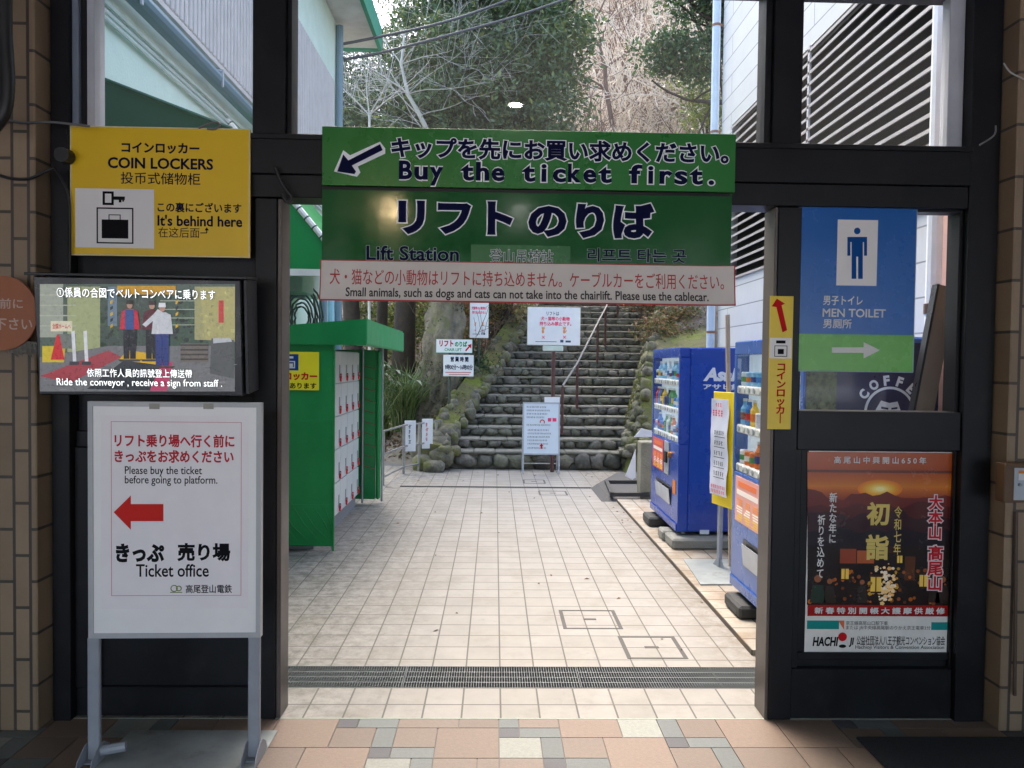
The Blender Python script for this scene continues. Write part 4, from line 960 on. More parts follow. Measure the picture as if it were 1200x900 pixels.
wire('thin_cable', 'thin black cable coming down behind the screen along the left frame', [(64, 197), (72, 210), (80, 228), (82, 260), (82, 322)], 3.655, .006, blk)
wire('thin_cable', 'short loop of cable on top of the yellow coin lockers sign', [(233, 150), (240, 147), (252, 143), (258, 146), (252, 151), (243, 151)], 3.66, .005, gry)
wire('thin_cable', 'knot of black cable on the left door post under the lintel', [(322, 195), (328, 210), (335, 222), (342, 232), (336, 236), (330, 226)], 3.66, .009, blk)
wire('thin_cable', 'frayed pale cord on the right brick pillar near the top', [(1176, 74), (1180, 80), (1186, 86), (1200, 93)], 3.585, .004, mat('pale_cord', (.4, .38, .35), .8))
wire('thin_cable', 'thin grey cord hanging from the right end of the lintel', [(1148, 170), (1158, 164), (1166, 157), (1167, 147)], 3.58, .004, gry)
mb = MB(); p = PY(80, 184, 3.66); mb.tube([p, p+Vector((0, -.06, -.004))], .035, 14); o = mb.build('junction_knob', blk); tag(o, 'round black cable cap on the left frame beside the yellow sign', 'cap')
wire('power_line', 'upper black overhead cable running from the annex corner into the trees', [(399, 52), (440, 44), (520, 26), (590, 2), (700, -42), (790, -84)], [11.66, 12, 12.6, 13.4, 14.5, 15.5], .022, mat('line_grey', (.05, .055, .06), .6), 'overhead cables')
wire('power_line', 'lower black overhead cable running from the annex corner into the trees', [(400, 70), (445, 62), (530, 40), (620, 14), (730, -26), (820, -62)], [11.66, 12, 12.6, 13.4, 14.5, 15.5], .022, mat('line_grey', (.05, .055, .06), .6), 'overhead cables')

# ---- door mat on the right
mb = MB(); a_ = PZ(1003, 866); mb.box(a_.x, 3.2, 2.2, a_.y, .001, .014, bev=.004)
o = mb.build('door_mat', mat('coarse_mat', (.018, .02, .024), .95, var=.6, vs=90, bump=1.2, bs=130)); tag(o, 'coarse black door mat on the floor at the right corner', 'mat')

# ================================================================== COURTYARD OBJECTS
green_t = mat('green_tarp', lin(14, 128, 64), .36, var=.22, vs=1.6, bump=.9, bs=3.2, dirt=lin(18, 104, 56), ds=1.3, dl=.58)
sh = thing('locker_shelter', 'bright green tarpaulin shelter over the coin lockers on the left of the path', 'shelter', (-1.9, 7.0, 0))
mb = MB(); mb.box(-.56, .40, 0, .03, .06, 2.0, bev=.01)
for z in (.42, 1.22): mb.box(-.558, .398, -.004, -.0005, z, z+.035, bev=.0015)
for k_ in range(9):
    xa_ = -.5+k_*.1; mb.tube([(xa_, .0, .44+.02*(k_ % 3)), (min(xa_+.12, .385), -.004, .25+.03*(k_ % 2)), (min(xa_+.26, .39), .0, .12)], [.002, .008, .003], 5)
mb.build('end_panel', green_t, sh)
mb = MB(); mb.box(-.56, .40, 2.44, 2.47, .06, 1.95, bev=.01); mb.box(.405, .46, 2.42, 2.50, .06, 1.95, bev=.02); mb.build('end_panel', green_t, sh)
mb = MB(); mb.poly([(-.58, -.05, 2.08), (.70, -.05, 2.20), (.70, -.05, 1.955), (-.58, -.05, 1.955)], (0, .012, 0)); mb.build('front_flap', green_t, sh)
mb = MB(); mb.poly([(-.58, -.0375, 2.08), (.70, -.0375, 2.20), (.70, -.0375, 2.185), (-.58, -.0375, 2.065)], (0, 2.75, 0)); mb.build('roof_sheet', green_t, sh)
mb = MB(); mb.poly([(.701, -.05, 2.20), (.713, -.05, 2.20), (.713, -.05, 1.97), (.701, -.05, 1.955)], (0, 2.76, -.02)); mb.build('side_flap', mat('light_green_tarp', lin(52, 152, 92), .38, var=.14, vs=2.2, bump=.35, bs=5), sh)
tb = MB()
for x, y in ((.38, .045), (.24, 2.42), (.47, 2.53)): tb.tube([(x, y, .02), (x, y, 1.98)], .014, 8)
tb.tube([(.38, .05, 1.99), (.47, 2.42, 1.99)], .014, 8); tb.build('frame_pole', steel, sh)
mb = MB()
for k in range(10): z = .5+k*.14; mb.tube([(.23, 2.435, z), (.40, 2.40, z-.05)], .006, 5)
mb.build('lacing', mat('brown_cord', lin(120, 90, 70), .8), sh)
mb = MB(); mb.tube([(.40, -.004, .02), (.40, -.004, 1.97)], .010, 8); mb.build('edge_hem', green_t, sh)
F, t, b = sign('locker_sign', 'yellow coin locker sign on the end of the green shelter, partly behind the door post', 'sign', 296, 412, 374, 457, 6.985, .006, mat('locker_yellow', lin(232, 218, 30), .4, var=.04), O=PY(345, 457, 6.985))
mb = MB(); rect(mb, F.box(326, 415, 350, 434), .0068); mb.build('symbol_panel', INK('blue_p', lin(24, 66, 130)), t)
mb = MB(); frame(mb, F.box(335, 423, 346, 431.5), .010, .0072, .008); rect(mb, F.box(334, 417.5, 344, 420), .0078); rect(mb, F.box(338, 426, 343.5, 430), .0078); mb.build('pictogram', ink_white, t)
letters(F, t, 'x', [('コインロッカー', (304, 436, 372, 445.5), dict(bold=.05))], .0074, ink_red)
letters(F, t, 'x', [('この裏側にあります', (300, 448, 371, 455.5), dict(bold=.03))], .0074, ink_black)

lk = thing('locker_bank', 'bank of pale grey coin lockers with red key tags under the green shelter', 'lockers', (-1.69, 7.12, 0))
mb = MB(); mb.box(-.50, -.012, 0, 2.18, .14, 1.92, bev=.004); mb.build('cabinet', mat('locker_grey', (.42, .44, .45), .4), lk)
mb = MB(); mb.box(-.48, -.03, .02, 2.16, .0, .139); mb.build('plinth', mat('plinth_grey', (.22, .23, .24), .5), lk)
hs = [(.15, .50), (.505, .855), (.86, 1.21), (1.215, 1.56), (1.565, 1.91)]
lm = mat('locker_door', lin(204, 208, 206), .35, var=.06)
d0 = None
for c_ in range(6):
    for (z0, z1) in hs:
        y0 = .008+c_*.3615
        if d0 is None:
            mb = MB(); mb.box(-.0115, .006, .004, .353, .004, z1-z0-.004, bev=.004); mb.box(.0062, .009, .25, .30, .06, .20, (.35, .36, .36, 1)); d0 = mb.build('locker_door', mat('locker_door_t', lin(204, 208, 206), .35, tint=True, var=.06), lk)
            mb = MB(); mb.lathe((0, 0, 0), [(.012, 0), (.012, .02)], 10); mb.v = [(z+.009, y+.275, x+.085) for x, y, z in mb.v]; mb.build('lock', steel, d0)
            mb = MB(); mb.lathe((0, 0, 0), [(.026, 0), (.03, .004), (.026, .012)], 12); mb.v = [(z+.012, y+.29, x+.045) for x, y, z in mb.v]; mb.box(.012, .03, .268, .284, .05, .105); mb.build('key_tag', mat('red_tag', lin(216, 30, 50), .35), d0)
            dd_ = d0
        else: dd_ = copy_tree(d0, lk)
        dd_.location = (0, y0, z0)

# ---- metal fence left of the stairs
fm = mat('fence_steel', (.30, .29, .27), .4, metal=.4, var=.2, vs=10)
fe = thing('pipe_fence', 'low grey pipe railing at the left edge of the paving, before the stairs', 'fence', (0, 0, 0))
fp = [Vector((-1.62, 10.9, 0)), Vector((-1.45, 12.0, 0)), Vector((-1.24, 12.35, 0)), Vector((-1.0, 12.9, 0)), Vector((-.94, 13.15, 0))]
for p in fp:
    mb = MB(); mb.tube([p, p+Vector((0, 0, .80))], .024, 10); mb.build('fence_post', fm, fe)
for z in (.79, .45, .12):
    mb = MB(); mb.tube([p+Vector((0, 0, z)) for p in fp], .016, 8); mb.build('fence_rail', fm, fe)
for x, lab, s in (((-1.36, 12.13), 'small white notice hung on the pipe railing, left one with faint lettering', '足元注意'), ((-1.12, 12.55), 'small white notice hung on the pipe railing, right one with red lettering', '立入禁止')):
    px_ = pj = None
    Oq = Vector((x[0], x[1]-.05, .36)); F = Face(Oq, az=8); t = thing('hung_notice', lab, 'sign', M=F.M, group='notices on the railing')
    mb = MB(); mb.box(-.09, .09, -.006, 0, 0, .50, bev=.003); mb.build('board', mat('plastic_white', lin(226, 228, 230), .4, var=.05), t)
    mb = MB()
    for k in range(4): scribble(mb, (-.035, .37-k*.082, .035, .435-k*.082), .0068, k+len(lab))
    mb.build('small_print', ink_red if 'red' in lab else INK('grey', lin(60, 56, 56)), t)

def post_board(name, label, x0, y0, x1, y1, Y, ybase, pole_px, panel, pr=.025, polemat=None, az=0):
    F = Face(PY((x0+x1)/2, y1, Y), az); t = thing(name, label, 'sign', M=F.M); b = F.box(x0, y0, x1, y1)
    mb = MB(); mb.box(b[0], b[2], -.012, .012, b[1], b[3], bev=.003); mb.build('board', panel, t)
    u = F.uv(pole_px, y1)[0]; mb = MB(); mb.tube([(u, .035, ybase-F.O.z), (u, .035, b[3]-.02)], pr, 8); mb.build('pole', polemat or mat('dark_pole', lin(60, 70, 60), .5), t)
    return F, t, b
pw = mat('plastic_white', lin(226, 228, 230), .4)
# chair lift direction board and opening hours board on one pole
F, t, b = post_board('direction_sign', 'white chair lift board with pointed end and red arrow, beside the mossy trunk', 511, 397.5, 553.5, 413.5, 13.7, .35, 527, pw)
letters(F, t, 'x', [('リフト', (515, 398.8, 531.5, 406.3), dict(bold=.05))], .0135, ink_red); letters(F, t, 'x', [('のりば', (533, 400, 547.5, 406.5), dict(bold=.05))], .0135, INK('green', lin(20, 140, 90)))
letters(F, t, 'x', [('CHAIR LIFT', (521, 408, 541, 411.5), dict(bold=.02))], .0135, INK('green', lin(20, 140, 90)))
mb = MB(); shape(mb, [F.uv(*p) for p in [(545, 410.5), (549.3, 405.6), (547.8, 404.4), (552.5, 403), (552, 408.5), (550.6, 406.9), (546.3, 411.8)]], .0138); mb.build('arrow', ink_red, t)
mb = MB(); frame(mb, b, .006, .0124, .0132); mb.build('border', INK('light_teal', lin(130, 190, 170)), t)
F2 = Face(PY(537, 441, 13.68)); t2 = thing('hours_board', 'white opening hours board below the chair lift board, by the mossy trunk', 'sign', M=F2.M)
b = F2.box(519.5, 416, 555, 441); mb = MB(); mb.box(b[0], b[2], -.012, .012, b[1], b[3], bev=.003); mb.build('board', pw, t2)
letters(F2, t2, 'x', [('営 業 時 間', (528, 418, 549, 424), dict(bold=.04)), ('9時00分～16時00分', (521.5, 427, 554, 433.5), dict(bold=.03))], .0135, ink_navy)
mb = MB(); rect(mb, F2.box(522, 436, 552, 437), .0132); rect(mb, F2.box(526, 438.5, 550, 439.3), .0132); mb.build('small_print', INK('print_red', lin(200, 110, 110)), t2)

def animal_notice(F, t, x0, y0, x1, y1, big):
    w_, h_ = x1-x0, y1-y0; X_ = lambda f: x0+w_*f; Y_ = lambda f: y0+h_*f
    pk = INK('pink', lin(232, 70, 110)); d = .0135
    if big:
        letters(F, t, 'x', [('リフトは', (X_(.36), Y_(.12), X_(.60), Y_(.22)), dict(bold=.02))], d, INK('slate', lin(70, 90, 120)))
        letters(F, t, 'x', [('犬・猫等の小動物', (X_(.25), Y_(.25), X_(.80), Y_(.36)), dict(bold=.03)), ('持ち込み禁止です。', (X_(.23), Y_(.38), X_(.83), Y_(.49)), dict(bold=.03))], d, pk)
    else:
        letters(F, t, 'x', [('犬猫等の小動物は', (X_(.10), Y_(.06), X_(.9), Y_(.16)), dict(bold=.03)), ('持ち込めません', (X_(.12), Y_(.19), X_(.88), Y_(.29)), dict(bold=.03))], d, pk)
    mb = MB(); o1 = lin(226, 150, 90)
    for fx in (.30, .70):       # a simple dog and cat outline with a cross below
        c = F.uv(X_(fx), Y_(.60)); s_ = (F.uv(X_(.06), 0)[0]-F.uv(X_(0), 0)[0])*(1 if big else 1.6)
        disc(mb, (c[0], c[1]+s_*.5), s_*.48, d, o1, 12); disc(mb, (c[0]-.1*s_, c[1]-s_*.5), s_*.4, d, o1, 12, s_*.65)
        for q in (-.38, .38): shape(mb, [(c[0]+q*s_-.16*s_, c[1]+.8*s_), (c[0]+q*s_+.16*s_, c[1]+.8*s_), (c[0]+q*s_*1.25, c[1]+1.25*s_)], d, o1)
        if fx > .5: shape(mb, [(c[0]+.3*s_, c[1]-1.05*s_), (c[0]+.75*s_, c[1]-.2*s_), (c[0]+.65*s_, c[1]+.1*s_), (c[0]+.2*s_, c[1]-.8*s_)], d+.0006, o1)
    mb.build('animal_pictogram', mat('print_tint', (1, 1, 1), .5, tint=True, var=0), t)
    mb = MB()
    for fx in (.30, .70):
        c = F.uv(X_(fx), Y_(.79)); s_ = (F.uv(X_(.03), 0)[0]-F.uv(X_(0), 0)[0])*(1 if big else 1.6); q = s_*.28
        shape(mb, [(c[0]-s_, c[1]-s_+q), (c[0]-s_+q, c[1]-s_), (c[0]+s_, c[1]+s_-q), (c[0]+s_-q, c[1]+s_)], d)
        shape(mb, [(c[0]-s_, c[1]+s_-q), (c[0]+s_-q, c[1]-s_), (c[0]+s_, c[1]-s_+q), (c[0]-s_+q, c[1]+s_)], d+.0006)
    mb.build('red_cross', pk, t)
    mb = MB(); rect(mb, F.box(X_(.15), Y_(.90), X_(.55), Y_(.915)), d); rect(mb, F.box(X_(.62), Y_(.86), X_(.68), Y_(.93)), d); rect(mb, F.box(X_(.72), Y_(.88), X_(.82), Y_(.93)), d); mb.build('small_print', INK('slate', lin(70, 90, 120)), t)
F, t, b = post_board('animal_notice', 'narrow white no animals notice on a pole in the bushes left of the stairs', 550.5, 355, 572.5, 396, 15.2, 1.2, 561, pw)
animal_notice(F, t, 550.5, 357, 572.5, 395, False)
F, t, b = post_board('animal_notice', 'wide white no animals notice on a brown pole at the foot of the stairs', 618, 360, 680, 404.5, 12.35, 0, 649, pw, .032, mat('brown_post', lin(84, 52, 50), .5))
animal_notice(F, t, 618, 360, 680, 404.5, True)
mb = MB(); r_ = F.box(636, 405, 660, 411.5); mb.box(r_[0], r_[2], -.014, .01, r_[1], r_[3], bev=.02); mb.build('plate', mat('pale_green_plate', lin(196, 210, 200), .4), t)
mb = MB(); frame(mb, b, .006, .0124, .0134); mb.build('border', INK('cream_edge', lin(214, 214, 190)), t)

# folding notice in front of the stairs
O_ = PZ(634, 556); O_ = Vector((O_.x, 12.12, 0)); F = Face(O_, tilt=-7); t = thing('folding_notice', 'white folding notice stand with small print in front of the stairs', 'sign board', M=F.M)
b = F.box(612.5, 471.5, 656, 533); fmz = mat('thin_frame', lin(178, 182, 186), .4, metal=.3)
mb = MB(); mb.box(b[0]+.01, b[2]-.01, -.006, .006, b[1]+.01, b[3]-.01); mb.build('board', mat('notice_white', lin(216, 226, 234), .4, var=.04), t)
mb = MB(); frame(mb, b, .022, -.01, .012); mb.build('board_frame', fmz, t)
for u in (b[0]+.012, b[2]-.012):
    mb = MB(); mb.box(u-.012, u+.012, -.011, .011, .003, b[1]-.001); mb.build('leg', fmz, t)
for u in (b[0]+.012, b[2]-.012):
    mb = MB(); mb.tube([(u, .02, b[3]-.06), (u, .46, .055)], .013, 8); mb.build('leg', fmz, t)
mb = MB(); mb.tube([(b[0]+.012, .41, .17), (b[2]-.012, .41, .17)], .01, 6); mb.build('stretcher', fmz, t)
mb = MB(); r_ = F.box(638, 466.5, 656, 473); mb.box(r_[0], r_[2], -.002, .004, b[3]+.001, b[3]+.09); mb.build('top_card', pw, t)
mb = MB()
for k, (x0, x1, y) in enumerate(((617, 640, 476), (617, 645, 480), (617, 642, 484), (617, 638, 488), (617, 645, 497), (618, 643, 503), (618, 646, 507), (618, 645, 511), (618, 641, 515), (618, 642, 519), (618, 640, 524))): scribble(mb, F.box(x0, y, x1, y+2), .0072, k)
mb.build('small_print', INK('grey', lin(60, 56, 56)), t)
mb = MB(); shape(mb, [F.uv(*p) for p in [(632, 523), (634.5, 519.5), (637, 523), (635.5, 523), (635.5, 526), (633.5, 526), (633.5, 523)]], .0074)
cc = F.uv(635.5, 494); pts = [(cc[0]+.034*math.cos(a_), -.008, cc[1]-.01+.036*math.sin(a_)) for a_ in [math.pi*k/10 for k in range(-2, 12)]]; mb.tube(pts, .0085, 6); mb.build('red_mark', ink_red, t)
mb = MB(); rect(mb, F.box(642, 490, 646, 494), .0074); rect(mb, F.box(647.5, 490, 652, 494), .0074); mb.build('red_panel', INK('pink', lin(232, 70, 110)), t)

# ---- stone post with white papers, dark rubber ramp
a_ = PZ(754, 580); t = thing('concrete_post', 'square grey concrete post at the corner of the stairs, beside the far blue machine', 'post', (a_.x, 9.95, 0))
mb = MB(); mb.box(-.13, .13, -.13, .13, 0, .78, bev=.012); mb.build('shaft', mat('wet_concrete', lin(140, 136, 118), .85, var=.3, vs=6, bump=.5, bs=40, dirt=lin(84, 84, 66), ds=3, dl=.5), t)
for q, lab in (((733, 558, 745, 526, 745, 560, 741, 562), 'white paper sheet leaning on the concrete post'), ((743, 512, 752, 502, 765, 505, 764, 512), 'white paper sheet lying on top of the concrete post')):
    P_ = [PY(q[i], q[i+1], 9.80) for i in (0, 2, 4, 6)]; mb = MB(); mb.poly(P_, (0, .012, 0)); o = mb.build('paper_sheet', pw); tag(o, lab, 'sheet')
t = thing('rubber_ramp', 'low black rubber ramp on the paving at the foot of the concrete post', 'ramp', (0, 0, 0))
o1 = [PZ(*p) for p in ((692, 572), (718, 557), (790, 552), (800, 588), (705, 588))]; c_ = sum(o1, Vector())/5
ti = [p+(c_-p)*.16+Vector((0, 0, .06)) for p in o1]
mb = MB(); mb.add([p+Vector((0, 0, .001)) for p in o1]+ti, [(4, 3, 2, 1, 0), (5, 6, 7, 8, 9)]+[(i, (i+1) % 5, 5+(i+1) % 5, 5+i) for i in range(5)])
mb.build('ramp_body', mat('ramp_rubber', (.075, .072, .068), .7, var=.3, vs=6, bump=.3, bs=60), t)
q = [PZ(*p, .06) for p in ((709, 567), (757, 567), (757, 582), (715, 582))]
mb = MB()
for i in range(4): mb.poly([q[i], q[(i+1) % 4], q[(i+1) % 4]+Vector((0, 0, .05)), q[i]+Vector((0, 0, .05))], (Vector((0, .05, 0)) if i in (0, 2) else Vector((.05, 0, 0))))
mb.build('tray_rim', mat('tray_dark', (.04, .04, .038), .6), t)

# ---- vending machines
blue = mat('machine_blue', lin(18, 62, 158), .25, var=.05, vs=2, coat=.3)
navy_m = mat('machine_navy', lin(12, 24, 74), .3, var=.05, vs=2, coat=.3)
shelfglass = glass_mat('machine_glass', .3, .02)
def machine(label, y0, y1, dep, ztop, zbot, bluem, front, seed):
    rr = random.Random(seed); t = thing('vending_machine', label, 'vending machine', (1.8, y0, 0)); L = y1-y0
    zt, zb = ztop, zbot
    zw1, zw0 = zt-.10, zb+.86           # display window
    fy = lambda f: L*f
    mb = MB(); mb.box(.10, dep, 0, L, zb, zt, bev=.012); mb.box(.0, .0995, 0, L, zw1, zt, bev=.008); mb.box(.0, .0995, 0, L, zb, zw0, bev=.008)
    mb.box(.0, .0995, 0, .05, zw0, zw1, bev=.004); mb.box(.0, .0995, L-.05, L, zw0, zw1, bev=.004); mb.build('cabinet', bluem, t)
    mb = MB(); mb.add([(.004, .05, zw0), (.004, L-.05, zw0), (.004, L-.05, zw1), (.004, .05, zw1)], [(0, 1, 2, 3)]); mb.build('window', shelfglass, t)
    mb = MB(); mb.box(.095, .0995, .05, L-.05, zw0, zw1); mb.build('window_back', mat('display_back', lin(206, 222, 232), .5, var=.1, vs=6, emit=.10), t)
    rows = 3; h = (zw1-zw0)/rows
    cols = [(200, 30, 40), (230, 120, 30), (40, 120, 200), (235, 235, 235), (60, 60, 66), (240, 200, 60), (70, 150, 80), (130, 60, 40), (120, 190, 230), (26, 60, 140)]
    for r in range(rows):
        z = zw0+r*h
        mb = MB(); mb.box(.006, .09, .055, L-.055, z+.001, z+.06, bev=.008); sh_ = mb.build('shelf_strip', mat('strip_white', lin(226, 228, 226), .4), t)
        mb = MB(); nb = 11
        for k in range(nb): y = .11+(L-.22)*k/(nb-1); mb.tube([(.0055, y, z+.032), (.0, y, z+.032)], .020, 10, (.25, .3, .3, 1) if k % 3 else (.5, .55, .5, 1))
        mb.build('buttons', mat('button_tint', (1, 1, 1), .3, tint=True, var=0), sh_)
        mb = MB()
        for k in range(nb):
            y = .11+(L-.22)*k/(nb-1); c_ = lin(*(cols[rr.randrange(len(cols))] if r != 2 else ((120, 190, 230), (150, 205, 235), (210, 230, 240))[k//2 % 3])); hh = h-.10
            if rr.random() < .55: mb.lathe((.05, y, z+.062), [(.026, 0), (.032, .01), (.032, hh*.62), (.014, hh*.8), (.014, hh*.92)], 10, c_); mb.lathe((.05, y, z+.062+hh*.92), [(.016, 0), (.016, .02)], 8, lin(235, 235, 235)); mb.lathe((.05, y, z+.062+hh*.2), [(.0328, 0), (.0328, hh*.28)], 10, lin(*cols[rr.randrange(len(cols))]))
            else: mb.lathe((.05, y, z+.062), [(.028, 0), (.033, .008), (.033, hh*.5), (.027, hh*.54)], 10, c_); mb.lathe((.05, y, z+.062+hh*.15), [(.0335, 0), (.0335, hh*.2)], 10, lin(*cols[rr.randrange(len(cols))]))
        mb.build('drinks', mat('drink_tint', (1, 1, 1), .3, tint=True, var=.05), t)
    # lower front: poster card, coin panel, pick-up flap
    mb = MB(); mb.box(-.004, -.0005, fy(.52), fy(.93), zb+.50, zb+.83); pc = mb.build('advert_card', mat('card_'+front, lin(*( (214, 90, 80) if front == 'red' else (222, 160, 150))), .4, var=.1), t)
    mb = MB(); u = (fy(.93)-fy(.52))
    for k in range(9):
        for q_ in range(3): y_ = fy(.545)+q_*u*.31; mb.box(-.0052, -.0042, y_, y_+u*.26*rr.uniform(.6, 1), zb+.515+k*.018, zb+.515+k*.018+.010, lin(*((240, 200, 60), (250, 240, 220), (240, 150, 60))[(k//3) % 3]))
    mb.box(-.0052, -.0042, fy(.55), fy(.90), zb+.70, zb+.735, lin(245, 235, 225)); mb.box(-.0052, -.0042, fy(.58), fy(.88), zb+.76, zb+.80, lin(236, 120, 60)); mb.build('card_print', TINT, pc)
    mb = MB(); mb.box(-.012, -.0005, fy(.30), fy(.46), zb+.50, zb+.84, bev=.004); cp = mb.build('coin_panel', mat('coin_grey', (.45, .48, .52), .35, metal=.3), t)
    mb = MB(); mb.box(-.03, -.0125, fy(.33), fy(.42), zb+.62, zb+.74, bev=.006); mb.build('coin_slot', mat('black_plastic', (.012, .012, .014), .3), cp)
    mb = MB(); mb.tube([(-.03, fy(.26), zb+.72), (0, fy(.26), zb+.72)], .03, 12); mb.build('lock', mat('brass_lock', lin(170, 120, 60), .4, metal=.5), t)
    mb = MB(); mb.box(-.004, -.0004, fy(.22), fy(.78), zb+.21, zb+.40); mb.build('pickup_recess', mat('black_plastic', (.012, .012, .014), .3), t)
    mb = MB(); mb.poly([(-.0045, fy(.24), zb+.215), (-.0045, fy(.76), zb+.215), (-.020, fy(.76), zb+.37), (-.020, fy(.24), zb+.37)], (-.004, 0, 0)); mb.build('pickup_flap', mat('flap_clear', (.42, .45, .50), .15), t)
    mb = MB(); mb.box(-.012, .0, .02, L-.02, zb+.002, zb+.075, bev=.004); mb.build('kick_panel', bluem, t)
    for x, y in ((.08, .08), (.08, L-.08), (dep-.08, .08), (dep-.08, L-.08)):
        mb = MB(); mb.tube([(x, y, zb-.035), (x, y, zb+.001)], .02, 8); mb.build('leg', steel, t)
    return t, L
m1, L1 = machine('deep blue vending machine standing alone further down the path, white lettering on its side', 7.20, 8.45, .78, 1.98, .175, blue, 'red', 5)
F = Face(Vector((1.8, 7.20, 0))); I_ = Matrix.Identity(4)
def on_side(m, y0, items, mt, name='lettering', d=.0012):
    F = Face(Vector((1.8, y0, 0))); mb = MB()
    for s, bx, kw in items: put_text(mb, s, F.box(*bx), d, **kw)
    return mb.build(name, mt, m)
on_side(m1, 7.20, [('Asahi', (824, 431, 874, 447), dict(bold=.05, shear=.25)), ('アサヒ飲料', (824, 450, 879, 458), dict(bold=.035))], INK('silver', lin(214, 222, 232)))
mb = MB(); F = Face(Vector((1.8, 7.20, 0))); rect(mb, F.box(820, 621, 831, 626), .0012); mb.build('rating_plate', INK('silver', lin(214, 222, 232)), m1)
mb = MB(); mb.box(-.0028, -.0006, .10, .21, .52, .66); mb.build('warning_sticker', INK('sticker_orange', lin(220, 130, 50)), m1)
m2, L2 = machine('blue vending machine half hidden behind the right door post, coffee emblem on its near side', 4.30, 5.56, .90, 1.985, .165, mat('machine_blue_grey', lin(50, 92, 166), .25, var=.05, vs=2, coat=.3), 'pink', 9)
mb = MB(); mb.box(.012, .888, -.003, -.0004, .20, 1.95); mb.build('side_sheet', navy_m, m2)
F = Face(Vector((1.8, 4.30, 0))); c = F.uv(1042, 483)
mb = MB(); R0 = abs(F.uv(1042, 453)[1]-c[1]); disc(mb, c, R0, .0042, n=48); disc(mb, c, R0*.9, .0048, n=48, tint=(.02, .03, .1, 1)) if False else None
mb.build('emblem_ring', INK('silver', lin(214, 222, 232)), m2)
mb = MB(); disc(mb, c, R0*.90, .0050, n=48); mb.build('emblem_field', navy_m, m2)
mb = MB(); s_ = R0    # stylised head with parted hair and a pipe
shape(mb, [(c[0]-.52*s_, c[1]-.7*s_), (c[0]-.55*s_, c[1]+.1*s_), (c[0]-.35*s_, c[1]+.45*s_), (c[0]-.02*s_, c[1]+.36*s_), (c[0]+.3*s_, c[1]+.42*s_), (c[0]+.42*s_, c[1]+.1*s_), (c[0]+.36*s_, c[1]-.3*s_), (c[0]+.1*s_, c[1]-.75*s_)][::-1], .0056)
mb.build('emblem_face', INK('silver', lin(214, 222, 232)), m2)
mb = MB(); shape(mb, [(c[0]-.34*s_, c[1]+.13*s_), (c[0]-.06*s_, c[1]+.10*s_), (c[0]-.06*s_, c[1]+.17*s_), (c[0]-.34*s_, c[1]+.22*s_)], .0062); shape(mb, [(c[0]+.06*s_, c[1]+.10*s_), (c[0]+.3*s_, c[1]+.13*s_), (c[0]+.3*s_, c[1]+.21*s_), (c[0]+.06*s_, c[1]+.17*s_)], .0062)
shape(mb, [(c[0]-.0*s_, c[1]+.05*s_), (c[0]+.07*s_, c[1]-.16*s_), (c[0]-.06*s_, c[1]-.16*s_)], .0062); shape(mb, [(c[0]-.25*s_, c[1]-.24*s_), (c[0]+.25*s_, c[1]-.24*s_), (c[0]+.18*s_, c[1]-.32*s_), (c[0]-.18*s_, c[1]-.32*s_)], .0062)
mb.build('emblem_lines', navy_m, m2)
mb = MB()
for k, ch in enumerate('COFFEE'):
    a_ = math.radians(146-k*24.5); r_ = R0*1.24; p = (c[0]+r_*math.cos(a_), c[1]+r_*math.sin(a_)); tmp = MB(); hh = R0*.20
    wch = {'C': .8, 'O': .9, 'F': .6, 'E': .62}[ch]*hh
    put_text(tmp, ch, (-wch, -hh, wch, hh), .0046, bold=.05); b_ = a_-math.pi/2; cb, sb = math.cos(b_), math.sin(b_)
    tmp.v = [(p[0]+x*cb-z*sb, y, p[1]+x*sb+z*cb) for x, y, z in tmp.v]; mb.add(tmp.v, tmp.f)
mb.build('emblem_lettering', INK('silver', lin(214, 222, 232)), m2)
mb = MB(); r_ = F.box(940, 436, 980, 484); rect(mb, (max(r_[0], .014), r_[1]-.1, r_[2], r_[3]), .0042)
mb.build('mottled_patch', mat('mottled_green_brown', lin(96, 106, 70), .3, var=.9, vs=30, dirt=lin(40, 34, 30), ds=14, dl=.5), m2)  # mottled green and brown patch on the machine side
def blocks(items):
    bm_ = {0: mat('black_block', (.045, .045, .043), .65, var=.2), 1: mat('grey_block', lin(134, 134, 126), .8, var=.2, bump=.3, bs=60)}
    for x0, x1, y0, y1, z1, k, lab in items:
        mb = MB(); mb.box(x0, x1, y0, y1, .036, z1, bev=.018)
        if k == 0: mb.box(x0-.004, x0-.0005, y0+.05, y1-.05, .05, .05+.03, bev=.0015)
        o = mb.build('support_block', bm_[k]); tag(o, lab, 'block', 'blocks under the machines')
blocks([(1.72, 2.0, 4.36, 4.72, .129, 0, 'black rubber support block under the near corner of the half hidden machine'),
        (1.72, 2.0, 5.10, 5.45, .129, 0, 'black rubber support block under the far end of the half hidden machine'),
        (1.70, 1.98, 8.05, 8.40, .139, 0, 'black rubber support block under the far end of the deep blue machine'),
        (1.70, 1.86, 7.40, 7.62, .139, 1, 'short grey concrete block under the front edge of the deep blue machine'),
        (1.72, 2.66, 7.06, 7.385, .139, 1, 'long grey concrete block under the near end of the deep blue machine')])

